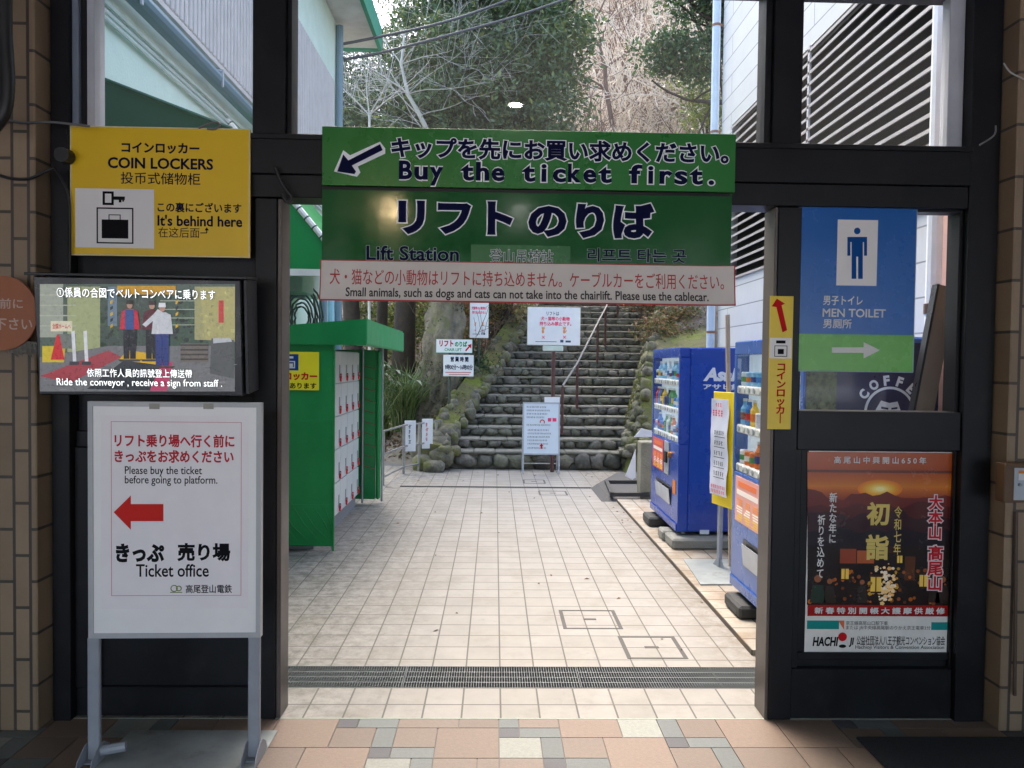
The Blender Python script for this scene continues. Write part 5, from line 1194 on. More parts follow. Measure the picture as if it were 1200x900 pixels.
# ---- yellow framed notice on a pole beside the machines
Ob = Vector((2.0, 6.28, .035)); F = Face(Ob, az=-74)
t = thing('pole_notice', 'tall yellow framed paper notice on a grey pole between the two vending machines', 'sign board', M=F.M)
b = F.box(836, 459.5, 861.5, 594)
mb = MB(); mb.box(b[0], b[2], -.008, .008, b[1], b[3], bev=.003); mb.build('board', mat('notice_yellow', lin(236, 206, 22), .4, var=.05), t)
mb = MB(); nu, nv = 6, 14; w0, w1, v0, v1 = b[0]+.01, b[2]-.07, b[1]+.09, b[3]-.06
for j in range(nv+1):
    for i in range(nu+1): mb.v.append((w0+(w1-w0)*i/nu, -.026-.012*math.sin(j*.9)*math.sin(i*.8+.4)**2-.008*(i == 0)-.003*(j % 2), v0+(v1-v0)*j/nv))
mb.f = [(j*(nu+1)+i, j*(nu+1)+i+1, (j+1)*(nu+1)+i+1, (j+1)*(nu+1)+i) for j in range(nv) for i in range(nu)]; mb.t = [(1, 1, 1, 1)]*len(mb.f)
mb.build('paper_sheet', mat('wavy_paper', lin(228, 230, 240), .5, var=.04), t, smooth=True)
W = lambda f: w0+(w1-w0)*f; V = lambda f: v1-(v1-v0)*f
mb = MB()
for k, (x0, y0, x1, y1) in enumerate(((.3, .04, .7, .08), (.12, .11, .88, .18), (.1, .89, .95, .925), (.1, .94, .95, .975))): scribble(mb, (W(x0), V(y1), W(x1), V(y0)), .042, k)
mb.build('red_lettering', INK('pink_red', lin(220, 50, 80)), t)
mb = MB()
for k in range(5): scribble(mb, (W(.25), V(.37+k*.105), W(.85), V(.325+k*.105)), .042, k+9); rect(mb, (W(.25), V(.395+k*.105), W(.9), V(.388+k*.105)), .042)
mb.build('lettering', INK('grey', lin(60, 56, 56)), t)
um = F.uv(841, 600)[0]
mb = MB(); mb.box(um-.02, um+.02, .009, .045, .012, b[3]-.05, bev=.004); mb.build('pole', leg_m, t)
mb = MB()
for s in (-1, 1): mb.poly([(um+s*.021, .02, .012), (um+s*.09, .02, .012), (um+s*.021, .02, .10)], (0, .006, 0))
mb.build('pole_gusset', leg_m, t)
q = [PZ(*p, .046) for p in ((801, 655), (868, 655), (862, 684.5), (821, 684.5))]; mb = MB(); inv = F.M.inverted()
q[1].x = min(q[1].x, 2.55); q[2].x = min(q[2].x, 2.45)
mb.poly([inv @ p for p in q], inv.to_3x3() @ Vector((0, 0, -.0105))); mb.build('base_plate', mat('dull_plate', lin(150, 156, 154), .5), t)
p, q_ = PY(857, 640, 6.45), PY(852.5, 369, 6.35); mb = MB(); p.z = .037; mb.tube([p, q_], .020, 6); o = mb.build('wooden_pole', mat('pale_wood', lin(176, 158, 136), .7, var=.2, vs=8)); tag(o, 'bare pale wooden pole standing behind the yellow framed notice', 'pole')
p0 = [PY(1072, 480, 4.02), PY(1095, 480, 4.02), PY(1121, 338, 4.10), PY(1100, 333, 4.10)]
d_ = (p0[0]-p0[3]); k_ = (p0[0].z-.001)/-d_.z
p0[0] += d_*k_; d2 = p0[1]-p0[2]; p0[1] += d2*((p0[1].z-.001)/-d2.z)
mb = MB(); mb.poly(p0, (.0, .05, 0)); bd = mb.build('leaning_board', mat('brown_metal', lin(128, 116, 106), .4, metal=.3, var=.1)); tag(bd, 'long brownish metal board leaning behind the right window', 'board')
mb = MB(); e_ = Vector((-.014, -.012, 0)); mb.poly([p0[0]+e_, p0[0]+Vector((-.001, -.012, 0)), p0[3]+Vector((-.001, -.012, 0)), p0[3]+e_], (0, .05, 0)); mb.build('edge_trim', mat('black_plastic', (.012, .012, .014), .3), bd)
# small terracotta planter
t = thing('planter', 'terracotta window box planter on the path behind the railing', 'planter', (-2.45, 17.0, .03))
mb = MB(); v = [(-.45, -.18, 0), (.45, -.18, 0), (.45, .18, 0), (-.45, .18, 0), (-.56, -.24, .32), (.56, -.24, .32), (.56, .24, .32), (-.56, .24, .32)]
mb.add(v, [(3, 2, 1, 0), (0, 1, 5, 4), (1, 2, 6, 5), (2, 3, 7, 6), (3, 0, 4, 7)]); mb.build('trough', mat('terracotta', lin(168, 86, 66), .7), t)
mb = MB(); frame(mb, (-.58, 0, .58, 1), .05, 0, 1); mb.v = []; mb.f = []; mb.t = []
mb.box(-.58, .58, -.26, -.22, .29, .35); mb.box(-.58, .58, .22, .26, .29, .35); mb.box(-.58, -.54, -.22, .22, .29, .35); mb.box(.54, .58, -.22, .22, .29, .35); mb.build('rim', mat('terracotta', lin(168, 86, 66), .7), t)
mb = MB(); mb.box(-.5, .5, -.2, .2, .2, .24); mb.build('soil', mat('potting_soil', (.05, .04, .03), .95), t)
# fallen leaves on the paving
mb = MB()
for k in range(40):
    x, y = rnd.uniform(-1.2, 1.6), rnd.uniform(4.5, 12.3); a_ = rnd.uniform(0, 6.28); s_ = rnd.uniform(.012, .032)
    if rnd.random() < .35: x = 1.55+rnd.uniform(-.08, .05)
    ca, sa = math.cos(a_)*s_, math.sin(a_)*s_; g_ = rnd.uniform(.5, 1.2)
    mb.add([(x-ca, y-sa, .004), (x-sa*.4, y+ca*.4, .012), (x+ca, y+sa, .005), (x+sa*.4, y-ca*.4, .004)], [(0, 1, 2, 3)], (.16*g_, .10*g_, .05*g_, 1))
o = mb.build('fallen_leaves', mat('dry_leaf', (1, 1, 1), .8, tint=True)); tag(o, 'scattered dry brown leaves on the pale paving', 'leaves', kind='stuff')

# ================================================================== VEGETATION
NR = np.random.default_rng(11)
LEAF = leaf_mat('glossy_leaf', .32, .3)
LEAFS = leaf_mat('soft_leaf', .6, .35)
bark = mat('grey_bark', lin(118, 110, 94), .9, var=.5, vs=7, bump=1.5, bs=26, dirt=lin(112, 116, 70), ds=2.2, dl=.5)
barkd = mat('dark_bark', lin(58, 50, 42), .9, var=.4, vs=6, bump=1, bs=18)
barkp = mat('pale_bark', lin(176, 166, 150), .8, var=.25, vs=4)
barkb = mat('tan_twigs', lin(206, 190, 168), .9, var=.3, vs=1)
def leaves(name, cen, size, cols, mt, parent=None, aspect=.45, droop=.3):
    """one small bent leaf (two faces) per centre"""
    n = len(cen); cen = np.asarray(cen, dtype=np.float32)
    a = NR.uniform(0, 2*np.pi, n); el = NR.normal(-droop, .55, n)
    d = np.stack([np.cos(a)*np.cos(el), np.sin(a)*np.cos(el), np.sin(el)], 1)
    r = NR.normal(size=(n, 3)); s = np.cross(d, r); s /= np.linalg.norm(s, axis=1, keepdims=True)+1e-6
    up = np.cross(s, d)
    L = (size*NR.uniform(.6, 1.35, n))[:, None]; Wd = L*aspect*.5
    v = np.empty((n, 6, 3), dtype=np.float32)
    v[:, 0] = cen-d*L*.5; v[:, 1] = cen+s*Wd+up*L*.07; v[:, 2] = cen+d*L*.5; v[:, 3] = cen-s*Wd+up*L*.07; v[:, 4] = cen-d*L*.5; v[:, 5] = cen+d*L*.5
    me = bpy.data.meshes.new(name)
    me.vertices.add(n*6); me.vertices.foreach_set('co', v.reshape(-1))
    idx = np.arange(n, dtype=np.int32)[:, None]*6
    loops = np.concatenate([idx+0, idx+1, idx+2, idx+4, idx+5, idx+3], 1).reshape(-1)
    me.loops.add(n*6); me.loops.foreach_set('vertex_index', loops)
    me.polygons.add(n*2); me.polygons.foreach_set('loop_start', np.arange(n*2, dtype=np.int32)*3)
    me.update(calc_edges=True)
    cols = np.asarray(cols, dtype=np.float32); c = cols[NR.integers(0, len(cols), n)]*NR.uniform(.65, 1.35, (n, 1)).astype(np.float32)
    c4 = np.concatenate([c, np.ones((n, 1), np.float32)], 1); c4 = np.repeat(c4, 2, axis=0)
    at = me.attributes.new('tint', 'FLOAT_COLOR', 'FACE'); at.data.foreach_set('color', c4.reshape(-1).astype(np.float32))
    me.materials.append(mt); o = bpy.data.objects.new(name, me); COL.objects.link(o)
    if parent is not None: o.parent = parent
    return o
def clump_pts(blobs, n_clump, per, spread, shell=.55, seed=0):
    """leaf centres: clumps spread through ellipsoids, denser near the outside, with empty pockets"""
    R = np.random.default_rng(seed); out = []
    wts = np.array([b[3]*b[4]*b[5] for b in blobs])**.75; wts /= wts.sum()
    for bi, b in enumerate(blobs):
        m = int(n_clump*wts[bi])
        d = R.normal(size=(m*2, 3)); d /= np.linalg.norm(d, axis=1, keepdims=True)
        rad = R.uniform(shell, 1.0, m*2)**.7
        lump = np.array([1+.30*mnoise.noise(Vector(q*2.2)+Vector((seed, bi, 0))) for q in d])
        c = np.array(b[:3])+d*rad[:, None]*lump[:, None]*np.array(b[3:6])
        keep = np.array([mnoise.noise(Vector(q*(.9/spread*.35))+Vector((seed*3, 0, 0))) > -.16 for q in c]); c = c[keep][:m]
        k = R.normal(size=(len(c)*per, 3))*spread*np.array([1, 1, .6]); out.append(np.repeat(c, per, axis=0)+k)
    return np.concatenate(out)
def branchy(mb, p, d, r, L, depth, R, kids=(2, 4), bend=.25, up=.08, tips=None, minr=.004, spl=.65):
    pts = [Vector(p)]; rad = [r]; d = Vector(d).normalized(); n = 5
    for i in range(n):
        d = (d+Vector((R.gauss(0, bend), R.gauss(0, bend), R.gauss(0, bend)+up))*.45).normalized()
        pts.append(pts[-1]+d*L/n); rad.append(max(minr, r*(1-.42*(i+1)/n)))
    mb.tube(pts, rad, 8 if r > .06 else (5 if r > .02 else 3), cap=False)
    if depth <= 0:
        if tips is not None: tips.append(pts[-1])
        return
    for k in range(R.randint(*kids)):
        i = R.randint(2, n); ax = d.orthogonal().normalized(); ax.rotate(Matrix.Rotation(R.uniform(0, 6.28), 3, d)); nd = (d*R.uniform(.4, 1.0)+ax*R.uniform(.5, 1.0)).normalized()
        branchy(mb, pts[i], nd, rad[i]*spl*R.uniform(.7, 1.05), L*R.uniform(.55, .85), depth-1, R, kids, bend, up, tips, minr, spl)
    branchy(mb, pts[-1], d, rad[-1]*.85, L*.75, depth-1, R, kids, bend, up, tips, minr, spl)
G1 = [(.075, .130, .055), (.09, .150, .060), (.11, .175, .070), (.05, .10, .042), (.16, .20, .06), (.10, .15, .085)]
G2 = [(.05, .10, .045), (.07, .125, .055), (.09, .15, .065), (.035, .08, .035)]
GY = [(.14, .15, .035), (.19, .17, .04), (.10, .13, .03), (.22, .15, .05), (.07, .10, .025)]
GB = [(.16, .13, .05), (.12, .13, .04), (.20, .13, .06), (.08, .10, .03), (.24, .13, .08)]

# the old tree with the mossy trunk beside the stairs
R = random.Random(8)
t = thing('bare_tree', 'old leafless tree with thick mossy trunk and pale spreading branches, left of the stairs', 'tree', (-1.05, 15.0, .3))
mb = MB()
def gnarl(mb, ctrl, rads, n, seg, amp, sd):
    C_ = []; m = len(ctrl)-1
    for i in range(seg+1):
        u = i/seg*m; k = min(int(u), m-1); f_ = u-k; c = Vector(ctrl[k]).lerp(Vector(ctrl[k+1]), f_); r = rads[k]+(rads[k+1]-rads[k])*f_
        for q in range(n):
            a_ = 2*math.pi*q/n; d = Vector((math.cos(a_), math.sin(a_), 0)); w_ = c+d*r
            rr_ = r*(1+amp*mnoise.noise(Vector((d.x*1.6, d.y*1.6, c.z*.9+sd)))+amp*.8*mnoise.noise(Vector((d.x*4, d.y*4, c.z*2.2+sd)))+amp*.5*mnoise.noise(Vector((d.x*9, d.y*9, c.z*5+sd))))
            mb.v.append(tuple(c+d*rr_))
    b0 = 0
    for i in range(seg):
        for q in range(n): mb.f.append((i*n+q, i*n+(q+1) % n, (i+1)*n+(q+1) % n, (i+1)*n+q)); mb.t.append((1, 1, 1, 1))
gnarl(mb, [(-.3, 0, -.6), (-.22, 0, .1), (-.14, .02, 1.0), (0, .05, 2.0), (.1, .1, 3.1), (0, .1, 4.6), (-.2, 0, 6.1)], [.62, .50, .44, .40, .34, .20, .09], 40, 90, .30, 3.3)
mb.build('trunk', bark, t, smooth=True)
pv = [v for v in mb.v if v[1] < .15 and mnoise.noise(Vector(v)*1.7) > .02]; RI = random.Random(4)
pts = [(lambda v: (v[0]*1.03+RI.gauss(0, .02), v[1]-.02+RI.gauss(0, .02), v[2]+RI.gauss(0, .05)))(RI.choice(pv)) for _ in range(2600)]
leaves('bark_moss', pts, .045, [(.09, .10, .045), (.13, .13, .06), (.06, .07, .035), (.15, .13, .085), (.10, .085, .06)], LEAFS, t, .7, .6)
mb = MB(); o_ = Vector((-1.05, 15.0, .3)); st = [o_+Vector((-.2, 0, 6.0)), PY(505, 163, 15), PY(492, 135, 14.9), PY(478, 110, 14.8), PY(470, 75, 14.7), PY(474, 40, 14.6)]
mb.tube([p-o_ for p in st], [.075, .055, .046, .038, .027, .017], 8)
for px_, (dx, dy, dz), L_ in ((st[2], (-.9, 0, .55), 1.3), (st[2], (.9, .1, .5), 1.5), (st[3], (-.7, .1, .8), 1.3), (st[3], (1, 0, .7), 1.7), (st[4], (.55, 0, 1), 1.6), (st[4], (-.5, 0, .9), 1.2), (st[4], (1, .1, .35), 1.5), (st[1], (-1, 0, .35), 1.2), (st[3], (.9, -.2, .2), 1.4), (st[2], (-.5, -.1, .9), 1.1), (st[1], (-.7, -.2, .7), 1.1)):
    branchy(mb, px_-o_, (dx, dy-.15, dz), .016, L_*.78, 3, R, (2, 4), .26, .05, None, .003, .62)
mb.build('branches', mat('silver_bark', lin(180, 178, 172), .7, var=.15), t, smooth=True)

# the big evergreen further up
R = random.Random(21); bx_, by_ = .15, 18.2; bz_ = hill(bx_, by_)-.1
t = thing('broadleaf_tree', 'large evergreen tree up the slope, its dense crown filling the middle top light', 'tree', (bx_, by_, bz_)); ox, oy, oz = -1.05-bx_, 15-by_, .3-bz_
mb = MB(); gnarl(mb, [(0, 0, -.3), (0, -.2, 1.2), (.1, -.7, 3), (0, -1.2, 5), (-.2, -1.5, 7)], [.36, .28, .24, .2, .1], 16, 30, .2, 5.5)
for k in range(6): branchy(mb, (0, -.9-.1*k, 3.2+k*.5), (math.cos(k*2.4), math.sin(k*2.4), .8), .09, 1.3, 1, R, (2, 3))
mb.build('trunk', barkd, t, smooth=True)
blobs = [(.6, 1.6, 8.3, 2.3, 2.2, 2.6), (1.5, 1.2, 6.2, 1.5, 1.6, 1.7), (-.7, 1.7, 6.5, 1.6, 1.8, 1.7), (1.0, 1.3, 10.5, 2.2, 2.1, 1.8), (1.9, 1.5, 8.2, 1.2, 1.6, 2.0), (.9, 1.2, 4.9, 1.6, 1.4, .9), (1.0, .2, 6.9, 1.5, 1.0, 1.8)]
blobs = [(b[0]+ox, b[1]+oy, b[2]+oz, *b[3:]) for b in blobs]
leaves('crown', clump_pts(blobs, 1500, 60, .17, .25, 3), .125, G1, LEAF, t)

def tree(label, x, y, h, r, blobs, cols, n, per, bk_, seed, size=.11, lean=(0, 0), spread=.26, name='evergreen_tree', shell=.3):
    z = hill(x, y); t = thing(name, label, 'tree', (x, y, z-.1)); R = random.Random(seed); mb = MB()
    mb.tube([(0, 0, -.3), (lean[0]*.2, lean[1]*.2, h*.25), (lean[0]*.5, lean[1]*.5, h*.5), (lean[0], lean[1], h*.85)], [r*1.3, r, r*.8, r*.35], 12)
    for b in blobs:
        for k in range(3): branchy(mb, (lean[0]*.6, lean[1]*.6, h*(.4+.12*k)), (b[0]-lean[0]*.6, b[1], b[2]-h*.5+R.uniform(-.5, .8)), r*.32, 1.2+.35*abs(b[0]), 1, R, (2, 3))
    mb.build('trunk', bk_, t, smooth=True)
    leaves('crown', clump_pts(blobs, n, per, spread, shell, seed), size, cols, LEAF, t)
    return t
# evergreens behind on the left (dark trunks seen over the lockers)
tree('tall dark trunk evergreen behind the green locker shelter, nearest the mossy trunk', -2.15, 17.2, 9, .24, [(-.5, 0, 6.6, 1.6, 1.6, 1.5), (.3, .3, 4.9, 1.3, 1.4, 1.0), (-1.2, .5, 8.0, 1.2, 1.4, 1.0)], G2, 250, 52, barkd, 31, .11, (.35, 0))
tree('slim dark trunk evergreen behind the green locker shelter, in the middle of the dark trunks', -2.75, 18.0, 8.5, .14, [(-.3, .3, 6.0, 1.3, 1.3, 1.1)], G2, 120, 52, barkd, 33, .11, (.1, 0))
tree('leaning dark trunk evergreen behind the green locker shelter, nearest the annex', -3.2, 17.4, 9, .21, [(-.6, .2, 6.4, 1.5, 1.4, 1.3), (.1, 0, 7.9, 1.2, 1.2, .8)], G2, 190, 52, barkd, 35, .11, (-.5, 0))
# the tree leaning in from the right over the stairs
tree('dark glossy evergreen reaching in from the right above the stairs', 5.6, 16.2, 9.5, .20, [(-1.2, -.6, 6.4, 1.45, 1.3, 1.25), (-.2, -.4, 7.6, 1.5, 1.4, 1.3), (-1.55, -.5, 4.55, 1.05, .8, .50), (-.5, -.5, 4.75, .9, .8, .55), (.6, .2, 5.6, 1.5, 1.4, 1.4), (-1.0, -.3, 8.2, 1.3, 1.2, 1.0)], [(.05, .105, .045), (.065, .135, .055), (.04, .08, .04), (.12, .18, .07)], 1250, 46, barkd, 41, .115, (-.4, -.2), .17)
tree('small yellow green tree against the white drain pipe', 5.2, 18.2, 5, .08, [(-.1, 0, 3.1, .7, .7, .8), (-.3, 0, 4.4, .5, .5, .5)], [(.16, .22, .04), (.11, .17, .035), (.2, .24, .06)], 80, 42, barkd, 43, .10)

# bare trees
def bare(label, x, y, h, r, seed, mt, lean=(0, 0, 1), depth=4, kids=(2, 4), minr=.006, group=None, bend=.28, name='bare_tree'):
    t = thing(name, label, 'tree', (x, y, hill(x, y)-.2), group=group); R = random.Random(seed); mb = MB()
    branchy(mb, (0, 0, 0), lean, r, h*.36, depth, R, kids, bend, .10, None, minr, .68)
    mb.build('trunk', mt, t, smooth=True); return t
bt = thing('bare_sapling', 'small pale leafless sapling against the dark evergreens, nearest the downpipe', 'tree', (-2.3, 13.9, 0))
mb = MB(); st = [PY(432, 300, 13.9), PY(433, 135, 13.9)]; o_ = Vector((-2.3, 13.9, 0))
mb.tube([(0, 0, -.2), (0, 0, .4)]+[p-o_ for p in st], [.03, .03, .026, .022], 6)
for d_ in ((-.8, 0, .9), (.5, 0, 1), (.9, 0, .7), (-.2, 0, 1)): branchy(mb, st[1]-o_, d_, .017, .75, 2, R, (2, 3), .2, .1, None, .004, .65)
mb.build('trunk', mat('silver_bark', lin(158, 156, 150), .7), bt, smooth=True)
t = thing('bare_tree', 'dark crooked leafless tree on the sunny slope right of the big evergreen crown', 'tree', (3.0, 24.5, hill(3.0, 24.5)))
mb = MB(); R = random.Random(14); o_ = Vector((3.0, 24.5, hill(3.0, 24.5))); st = [PY(722, 170, 24.5), PY(710, 104, 24.4), PY(709, 80, 24.3), PY(703, 56, 24.3), PY(690, 34, 24.3), PY(676, 16, 24.3)]
mb.tube([(.3, 0, -.3)]+[p-o_ for p in st], [.10, .085, .075, .068, .06, .05, .04], 8)
for p, d_, L_ in ((st[1], (-1, 0, .25), 1.8), (st[1], (-.9, 0, .55), 1.6), (st[3], (.4, 0, 1), 1.6), (st[4], (.5, 0, .9), 1.7), (st[5], (-.9, 0, .5), 1.6), (st[5], (.2, 0, 1), 1.8), (st[2], (.9, 0, .6), 1.6)): branchy(mb, p-o_, d_, .04, L_*.8, 3, R, (2, 4), .3, .08, None, .006, .6)
mb.build('trunk', mat('umber_bark', lin(112, 92, 82), .9), t, smooth=True)
protos = [bare('leafless tree in the winter wood on the slope', 2.0, 31, 7.5, .085, 51+i, (mat('bleached_bark', lin(226, 214, 196), .85, var=.2), barkb, mat('umber_bark', lin(112, 92, 82), .9))[i], (.1*(i-1), 0, 1), 4, (2, 4), .013, 'leafless trees on the slope') for i in range(3)]
RR = random.Random(5); slots = []
for i in range(120):
    y = RR.uniform(24, 58) if i % 2 else RR.uniform(23.5, 34); x = RR.uniform(-.12, .36)*y+RR.uniform(-1, 1); slots.append((x, y))
for i, (x, y) in enumerate(slots):
    o = protos[i] if i < 3 else copy_tree(protos[i % 3]); o.location = (x, y, hill(x, y)-.2); o.rotation_euler = (0, 0, RR.uniform(0, 6.28)); s = RR.uniform(.6, 1.25); o.scale = (s, s, s)
for i, (x, y) in enumerate([(-5.2, 24), (-7.5, 27), (-3.6, 29), (-9.5, 31), (-6, 33)]):
    o = copy_tree(protos[i % 3]); o.location = (x, y, hill(x, y)-.2); o.rotation_euler = (0, 0, RR.uniform(0, 6.28)); o.scale = (1.2,)*3
    o['label'] = 'leafless tree behind the dark evergreens on the left'; o['group'] = 'leafless trees on the left'
# undergrowth of dry twigs on the slope
mb = MB(); RU = random.Random(77)
for i in range(4200):
    y = 22.8+37*RU.random()**1.25; x = RU.uniform(-.14, .38)*y; z = hill(x, y); h = RU.uniform(.4, 1.7)*(1+(y-22)/70); r = .004+.00022*y
    g_ = RU.choice((.35, .6, .9, 1.1, 1.3, 1.6))*RU.uniform(.8, 1.2); tn = (g_, g_*.95, g_*.88, 1)
    b0 = Vector((x, y, z-.1)); tp = b0+Vector((RU.gauss(0, .16)*h, RU.gauss(0, .16)*h, h)); mb.tube([b0, b0.lerp(tp, .5), tp], [r, r*.8, r*.4], 3, tn, cap=False)
    for k in range(4):
        q = b0.lerp(tp, RU.uniform(.25, .95)); e_ = q+Vector((RU.gauss(0, .4)*h, RU.gauss(0, .4)*h, RU.uniform(.05, .5)*h)); mb.tube([q, q.lerp(e_, .5)+Vector((0, 0, .04*h)), e_], [r*.6, r*.5, r*.3], 3, tn, cap=False)
o = mb.build('undergrowth', mat('dry_twigs', lin(198, 178, 156), .9, tint=True, var=.2)); tag(o, 'dry tan twigs and brush covering the winter slope', 'undergrowth', kind='stuff')
pts = []
for i in range(4500):
    y = RU.uniform(22.8, 58); x = RU.uniform(-.14, .38)*y; pts.append((x, y, hill(x, y)+RU.uniform(0, .5)))
o = leaves('dry_leaves', pts, .22, [(.22, .16, .10), (.15, .11, .07), (.28, .22, .14), (.11, .12, .05)], LEAFS); tag(o, 'dry leaves and low plants on the winter slope', 'undergrowth', kind='stuff')

# shrubs
def shrub(label, x, y, z, blobs, cols, n, per, size, seed, spread=.14, stems=5, name='shrub', mt=None):
    t = thing(name, label, 'shrub', (x, y, z)); R = random.Random(seed); mb = MB()
    for k in range(stems): branchy(mb, (R.uniform(-.2, .2), R.uniform(-.2, .2), -.2), (R.uniform(-.6, .6), R.uniform(-.6, .6), 1), .02, max(b[2]+b[5] for b in blobs)*.45, 2, R, (2, 3), .25, .1)
    mb.build('stems', mat('shrub_stem', lin(96, 80, 66), .9), t)
    leaves('foliage', clump_pts(blobs, n, per, spread, .35, seed), size, cols, mt or LEAFS, t); return t
shrub('yellow green shrub above the kerb wall, behind the narrow notice', -.15, 17.6, hill(-.15, 17.6), [(.2, 0, 1.3, .9, .8, .9), (-.6, .2, 1.1, .8, .7, .8), (.5, .8, 2.0, .8, .7, .8)], GB+GY, 210, 34, .09, 61)
shrub('golden leaved shrub between the mossy trunk and the narrow notice', -.75, 15.9, 1.25, [(0, 0, 1.25, .55, .5, .45), (.1, .2, 2.1, .6, .5, .6)], [(.30, .20, .06), (.34, .16, .08), (.20, .17, .05)], 90, 32, .08, 62)
shrub('brownish shrub overhanging the top of the mossy boulder wall', 4.3, 15.6, hill(4.3, 15.6), [(-.55, -.1, .55, .75, .8, .42), (.4, .1, .65, .9, .8, .55), (-.1, .9, 1.1, 1.1, .8, .6), (-.9, .7, .9, .5, .6, .35)], GB+[(.3, .14, .08)], 230, 34, .085, 63)
shrub('dry olive shrub on top of the boulder wall, above the far blue machine', 3.25, 14.5, 2.25, [(0, 0, .25, .5, .6, .28), (.5, .1, .35, .6, .6, .36), (.2, -.3, .1, .4, .4, .25)], GB, 130, 34, .075, 67, .11, 4)
shrub('reddish tipped shrub on the boulder wall just beyond the olive one', 3.3, 16.0, 3.0, [(0, 0, .3, .55, .6, .36), (.8, .2, .5, .7, .6, .45)], GB+[(.32, .13, .08), (.28, .18, .06)], 120, 34, .08, 68, .12, 4)
shrub('dark green shrub on the bank left of the stairs, below the narrow notice', -.55, 15.3, 1.15, [(0, 0, .3, .55, .5, .35), (-.1, .4, .7, .5, .4, .4)], G2, 90, 30, .07, 64)
shrub('loose green shrub at the stair top under the trees, on the right', 4.9, 19.0, hill(4.9, 19.0), [(0, 0, 1, 1.1, .9, .9), (-1, .5, 1.2, .8, .7, .8)], GB+G1, 150, 32, .10, 65)
for i, (x, y, s_, lab) in enumerate([(-3.4, 20.5, 1.4, 'bright yellow green shrub far behind the dark trunks, left one'), (-2.1, 20.0, 1.3, 'bright yellow green shrub far behind the dark trunks, beside the mossy trunk'), (-5.2, 21.5, 1.8, 'bright green shrub far behind the annex downpipe'), (-1.1, 19.6, 1.3, 'mottled yellow shrub behind the mossy trunk')]):
    shrub(lab, x, y, hill(x, y), [(0, 0, 1.0*s_, .9*s_, .7, .9*s_), (.3, .3, 2.1*s_, .8*s_, .7, .8*s_)], [(.20, .24, .05), (.12, .17, .04), (.26, .26, .08), (.07, .11, .03)], 170, 30, .11, 70+i, .2)
# broad leaved plant and grass tuft beside the lockers
def blades(name, label, c, n, L, cols, seed, wd=.012, lean=.9, cat='plant'):
    R = random.Random(seed); mb = MB(); t = thing(name, label, cat, c)
    for i in range(n):
        a_ = R.uniform(0, 6.28); l_ = L*R.uniform(.6, 1.15); k_ = lean*R.uniform(.3, 1); b0 = Vector((R.gauss(0, .10), R.gauss(0, .10), 0)); col = cols[R.randrange(len(cols))]; g_ = R.uniform(.7, 1.3); s = Vector((-math.sin(a_), math.cos(a_), 0))*wd
        P = [b0+Vector((math.cos(a_)*k_*l_*u*u, math.sin(a_)*k_*l_*u*u, l_*(u-.42*k_*u*u*u))) for u in (0, .3, .6, .85, 1)]
        v = []
        for q, p in enumerate(P): w_ = (1, .9, .7, .4, .05)[q]; v += [p-s*w_, p+s*w_]
        mb.add(v, [(2*q, 2*q+1, 2*q+3, 2*q+2) for q in range(4)], (col[0]*g_, col[1]*g_, col[2]*g_, 1))
    mb.build('blades', LEAFS, t); return t
gc = [(.12, .19, .05), (.16, .23, .07), (.08, .14, .04), (.22, .25, .12)]
blades('grass_tuft', 'long arching grass tuft beside the mossy trunk, behind the railing', (-1.75, 14.6, .45), 420, 1.5, gc, 81, .014)
blades('grass_tuft', 'smaller arching grass tuft behind the planter, nearer the green shelter', (-2.35, 15.4, .2), 220, 1.1, gc, 82, .013)
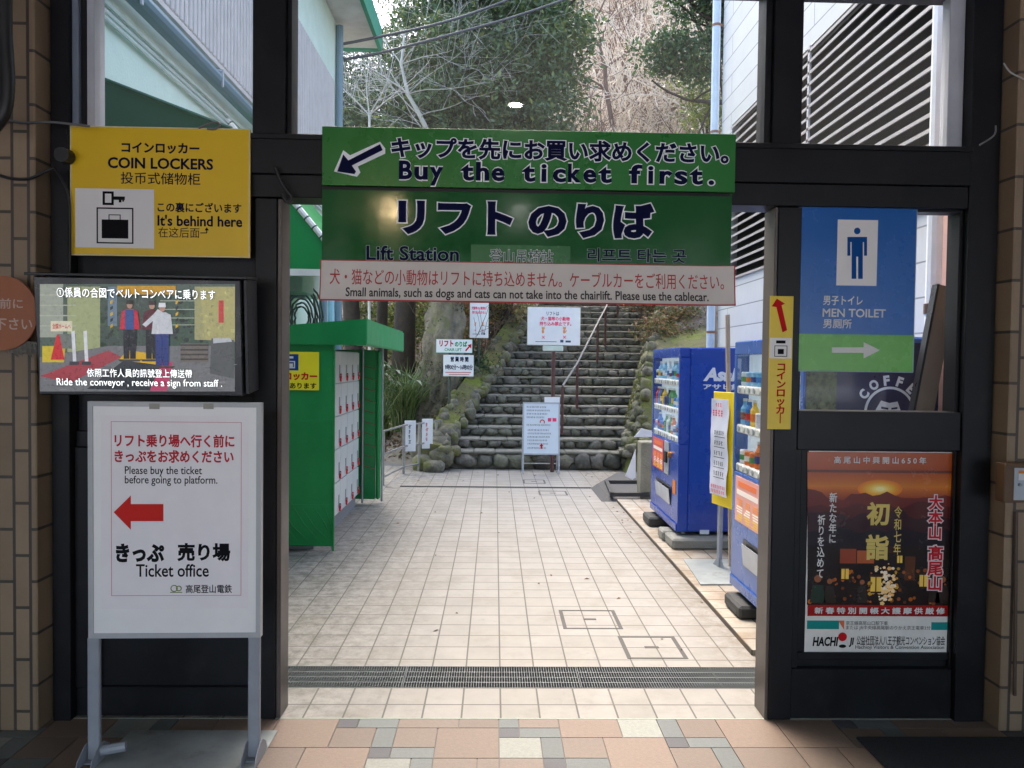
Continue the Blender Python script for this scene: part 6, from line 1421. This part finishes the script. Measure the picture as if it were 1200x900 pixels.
def broad(label, c, seed, n=16):
    R = random.Random(seed); mb = MB(); t = thing('broad_leaf_plant', label, 'plant', c); st_ = MB()
    for i in range(n):
        a_ = R.uniform(0, 6.28); h = R.uniform(.5, 1.15); p = Vector((math.cos(a_)*R.uniform(.15, .6), math.sin(a_)*R.uniform(.15, .5), h)); st_.tube([(0, 0, 0), p*.6+Vector((0, 0, .1)), p], .010, 4)
        for k in range(8):
            b_ = a_+k*math.pi/4; d = Vector((math.cos(b_), math.sin(b_), -.25)); s = Vector((-math.sin(b_), math.cos(b_), 0)); L_ = R.uniform(.20, .30); g_ = R.uniform(.8, 1.3)
            mb.add([p, p+d*L_*.5+s*.035+Vector((0, 0, .02)), p+d*L_+Vector((0, 0, -.03)), p+d*L_*.5-s*.035+Vector((0, 0, .02))], [(0, 1, 2, 3)], (.06*g_, .11*g_, .035*g_, 1))
    st_.build('stalks', mat('green_stalk', (.08, .12, .04), .7), t); mb.build('foliage', LEAF, t)
broad('fan leaved plant behind the railing under the dark trunks', (-2.25, 14.4, .55), 91)
broad('taller fan leaved plant at the corner of the green shelter', (-2.0, 13.7, .85), 92, 12)
# leaf litter and small plants on the bank, moss tufts and ivy
pts = []; RV = random.Random(19)
for i in range(5200):
    y = RV.uniform(13.4, 21); x = XL(y)-RV.uniform(.5, 4.5); pts.append((x, y, hill(x, y)+RV.uniform(.0, .05)))
o = leaves('leaf_litter', pts, .10, [(.16, .10, .06), (.11, .07, .045), (.22, .15, .09), (.08, .06, .04)], LEAFS); tag(o, 'brown fallen leaves covering the bank left of the stairs', 'leaves', kind='stuff')
pts = []
for i in range(5200):
    y = RV.uniform(12.9, 20); q = RV.random()**1.3; pts.append((XR(y)+.02+.38*(1-q)+RV.uniform(-.05, .04), y, sprof(y)+1.32*(1-q)*sm(12.0, 13.6, y)+RV.uniform(0, .12)))
pts = [p for p in pts if mnoise.noise(Vector(p)*1.1) > -.05]
o = leaves('moss_tufts', pts, .06, [(.14, .16, .03), (.20, .20, .05), (.10, .12, .03), (.22, .19, .07)], LEAFS, droop=.9); tag(o, 'yellow green moss and small ferns hanging on the boulder wall', 'moss', kind='stuff')
pts = []
for i in range(1000):
    y = RV.uniform(12.9, 21); pts.append((XL(y)-RV.uniform(.02, .5), y, sprof(y)+RV.uniform(.10, .2)))
pts = [p for p in pts if mnoise.noise(Vector(p)*1.3) > .0]
o = leaves('moss_tufts', pts, .045, [(.12, .14, .03), (.17, .18, .05), (.09, .11, .03)], LEAFS); tag(o, 'moss and tiny plants on the top of the left kerb wall', 'moss', kind='stuff')
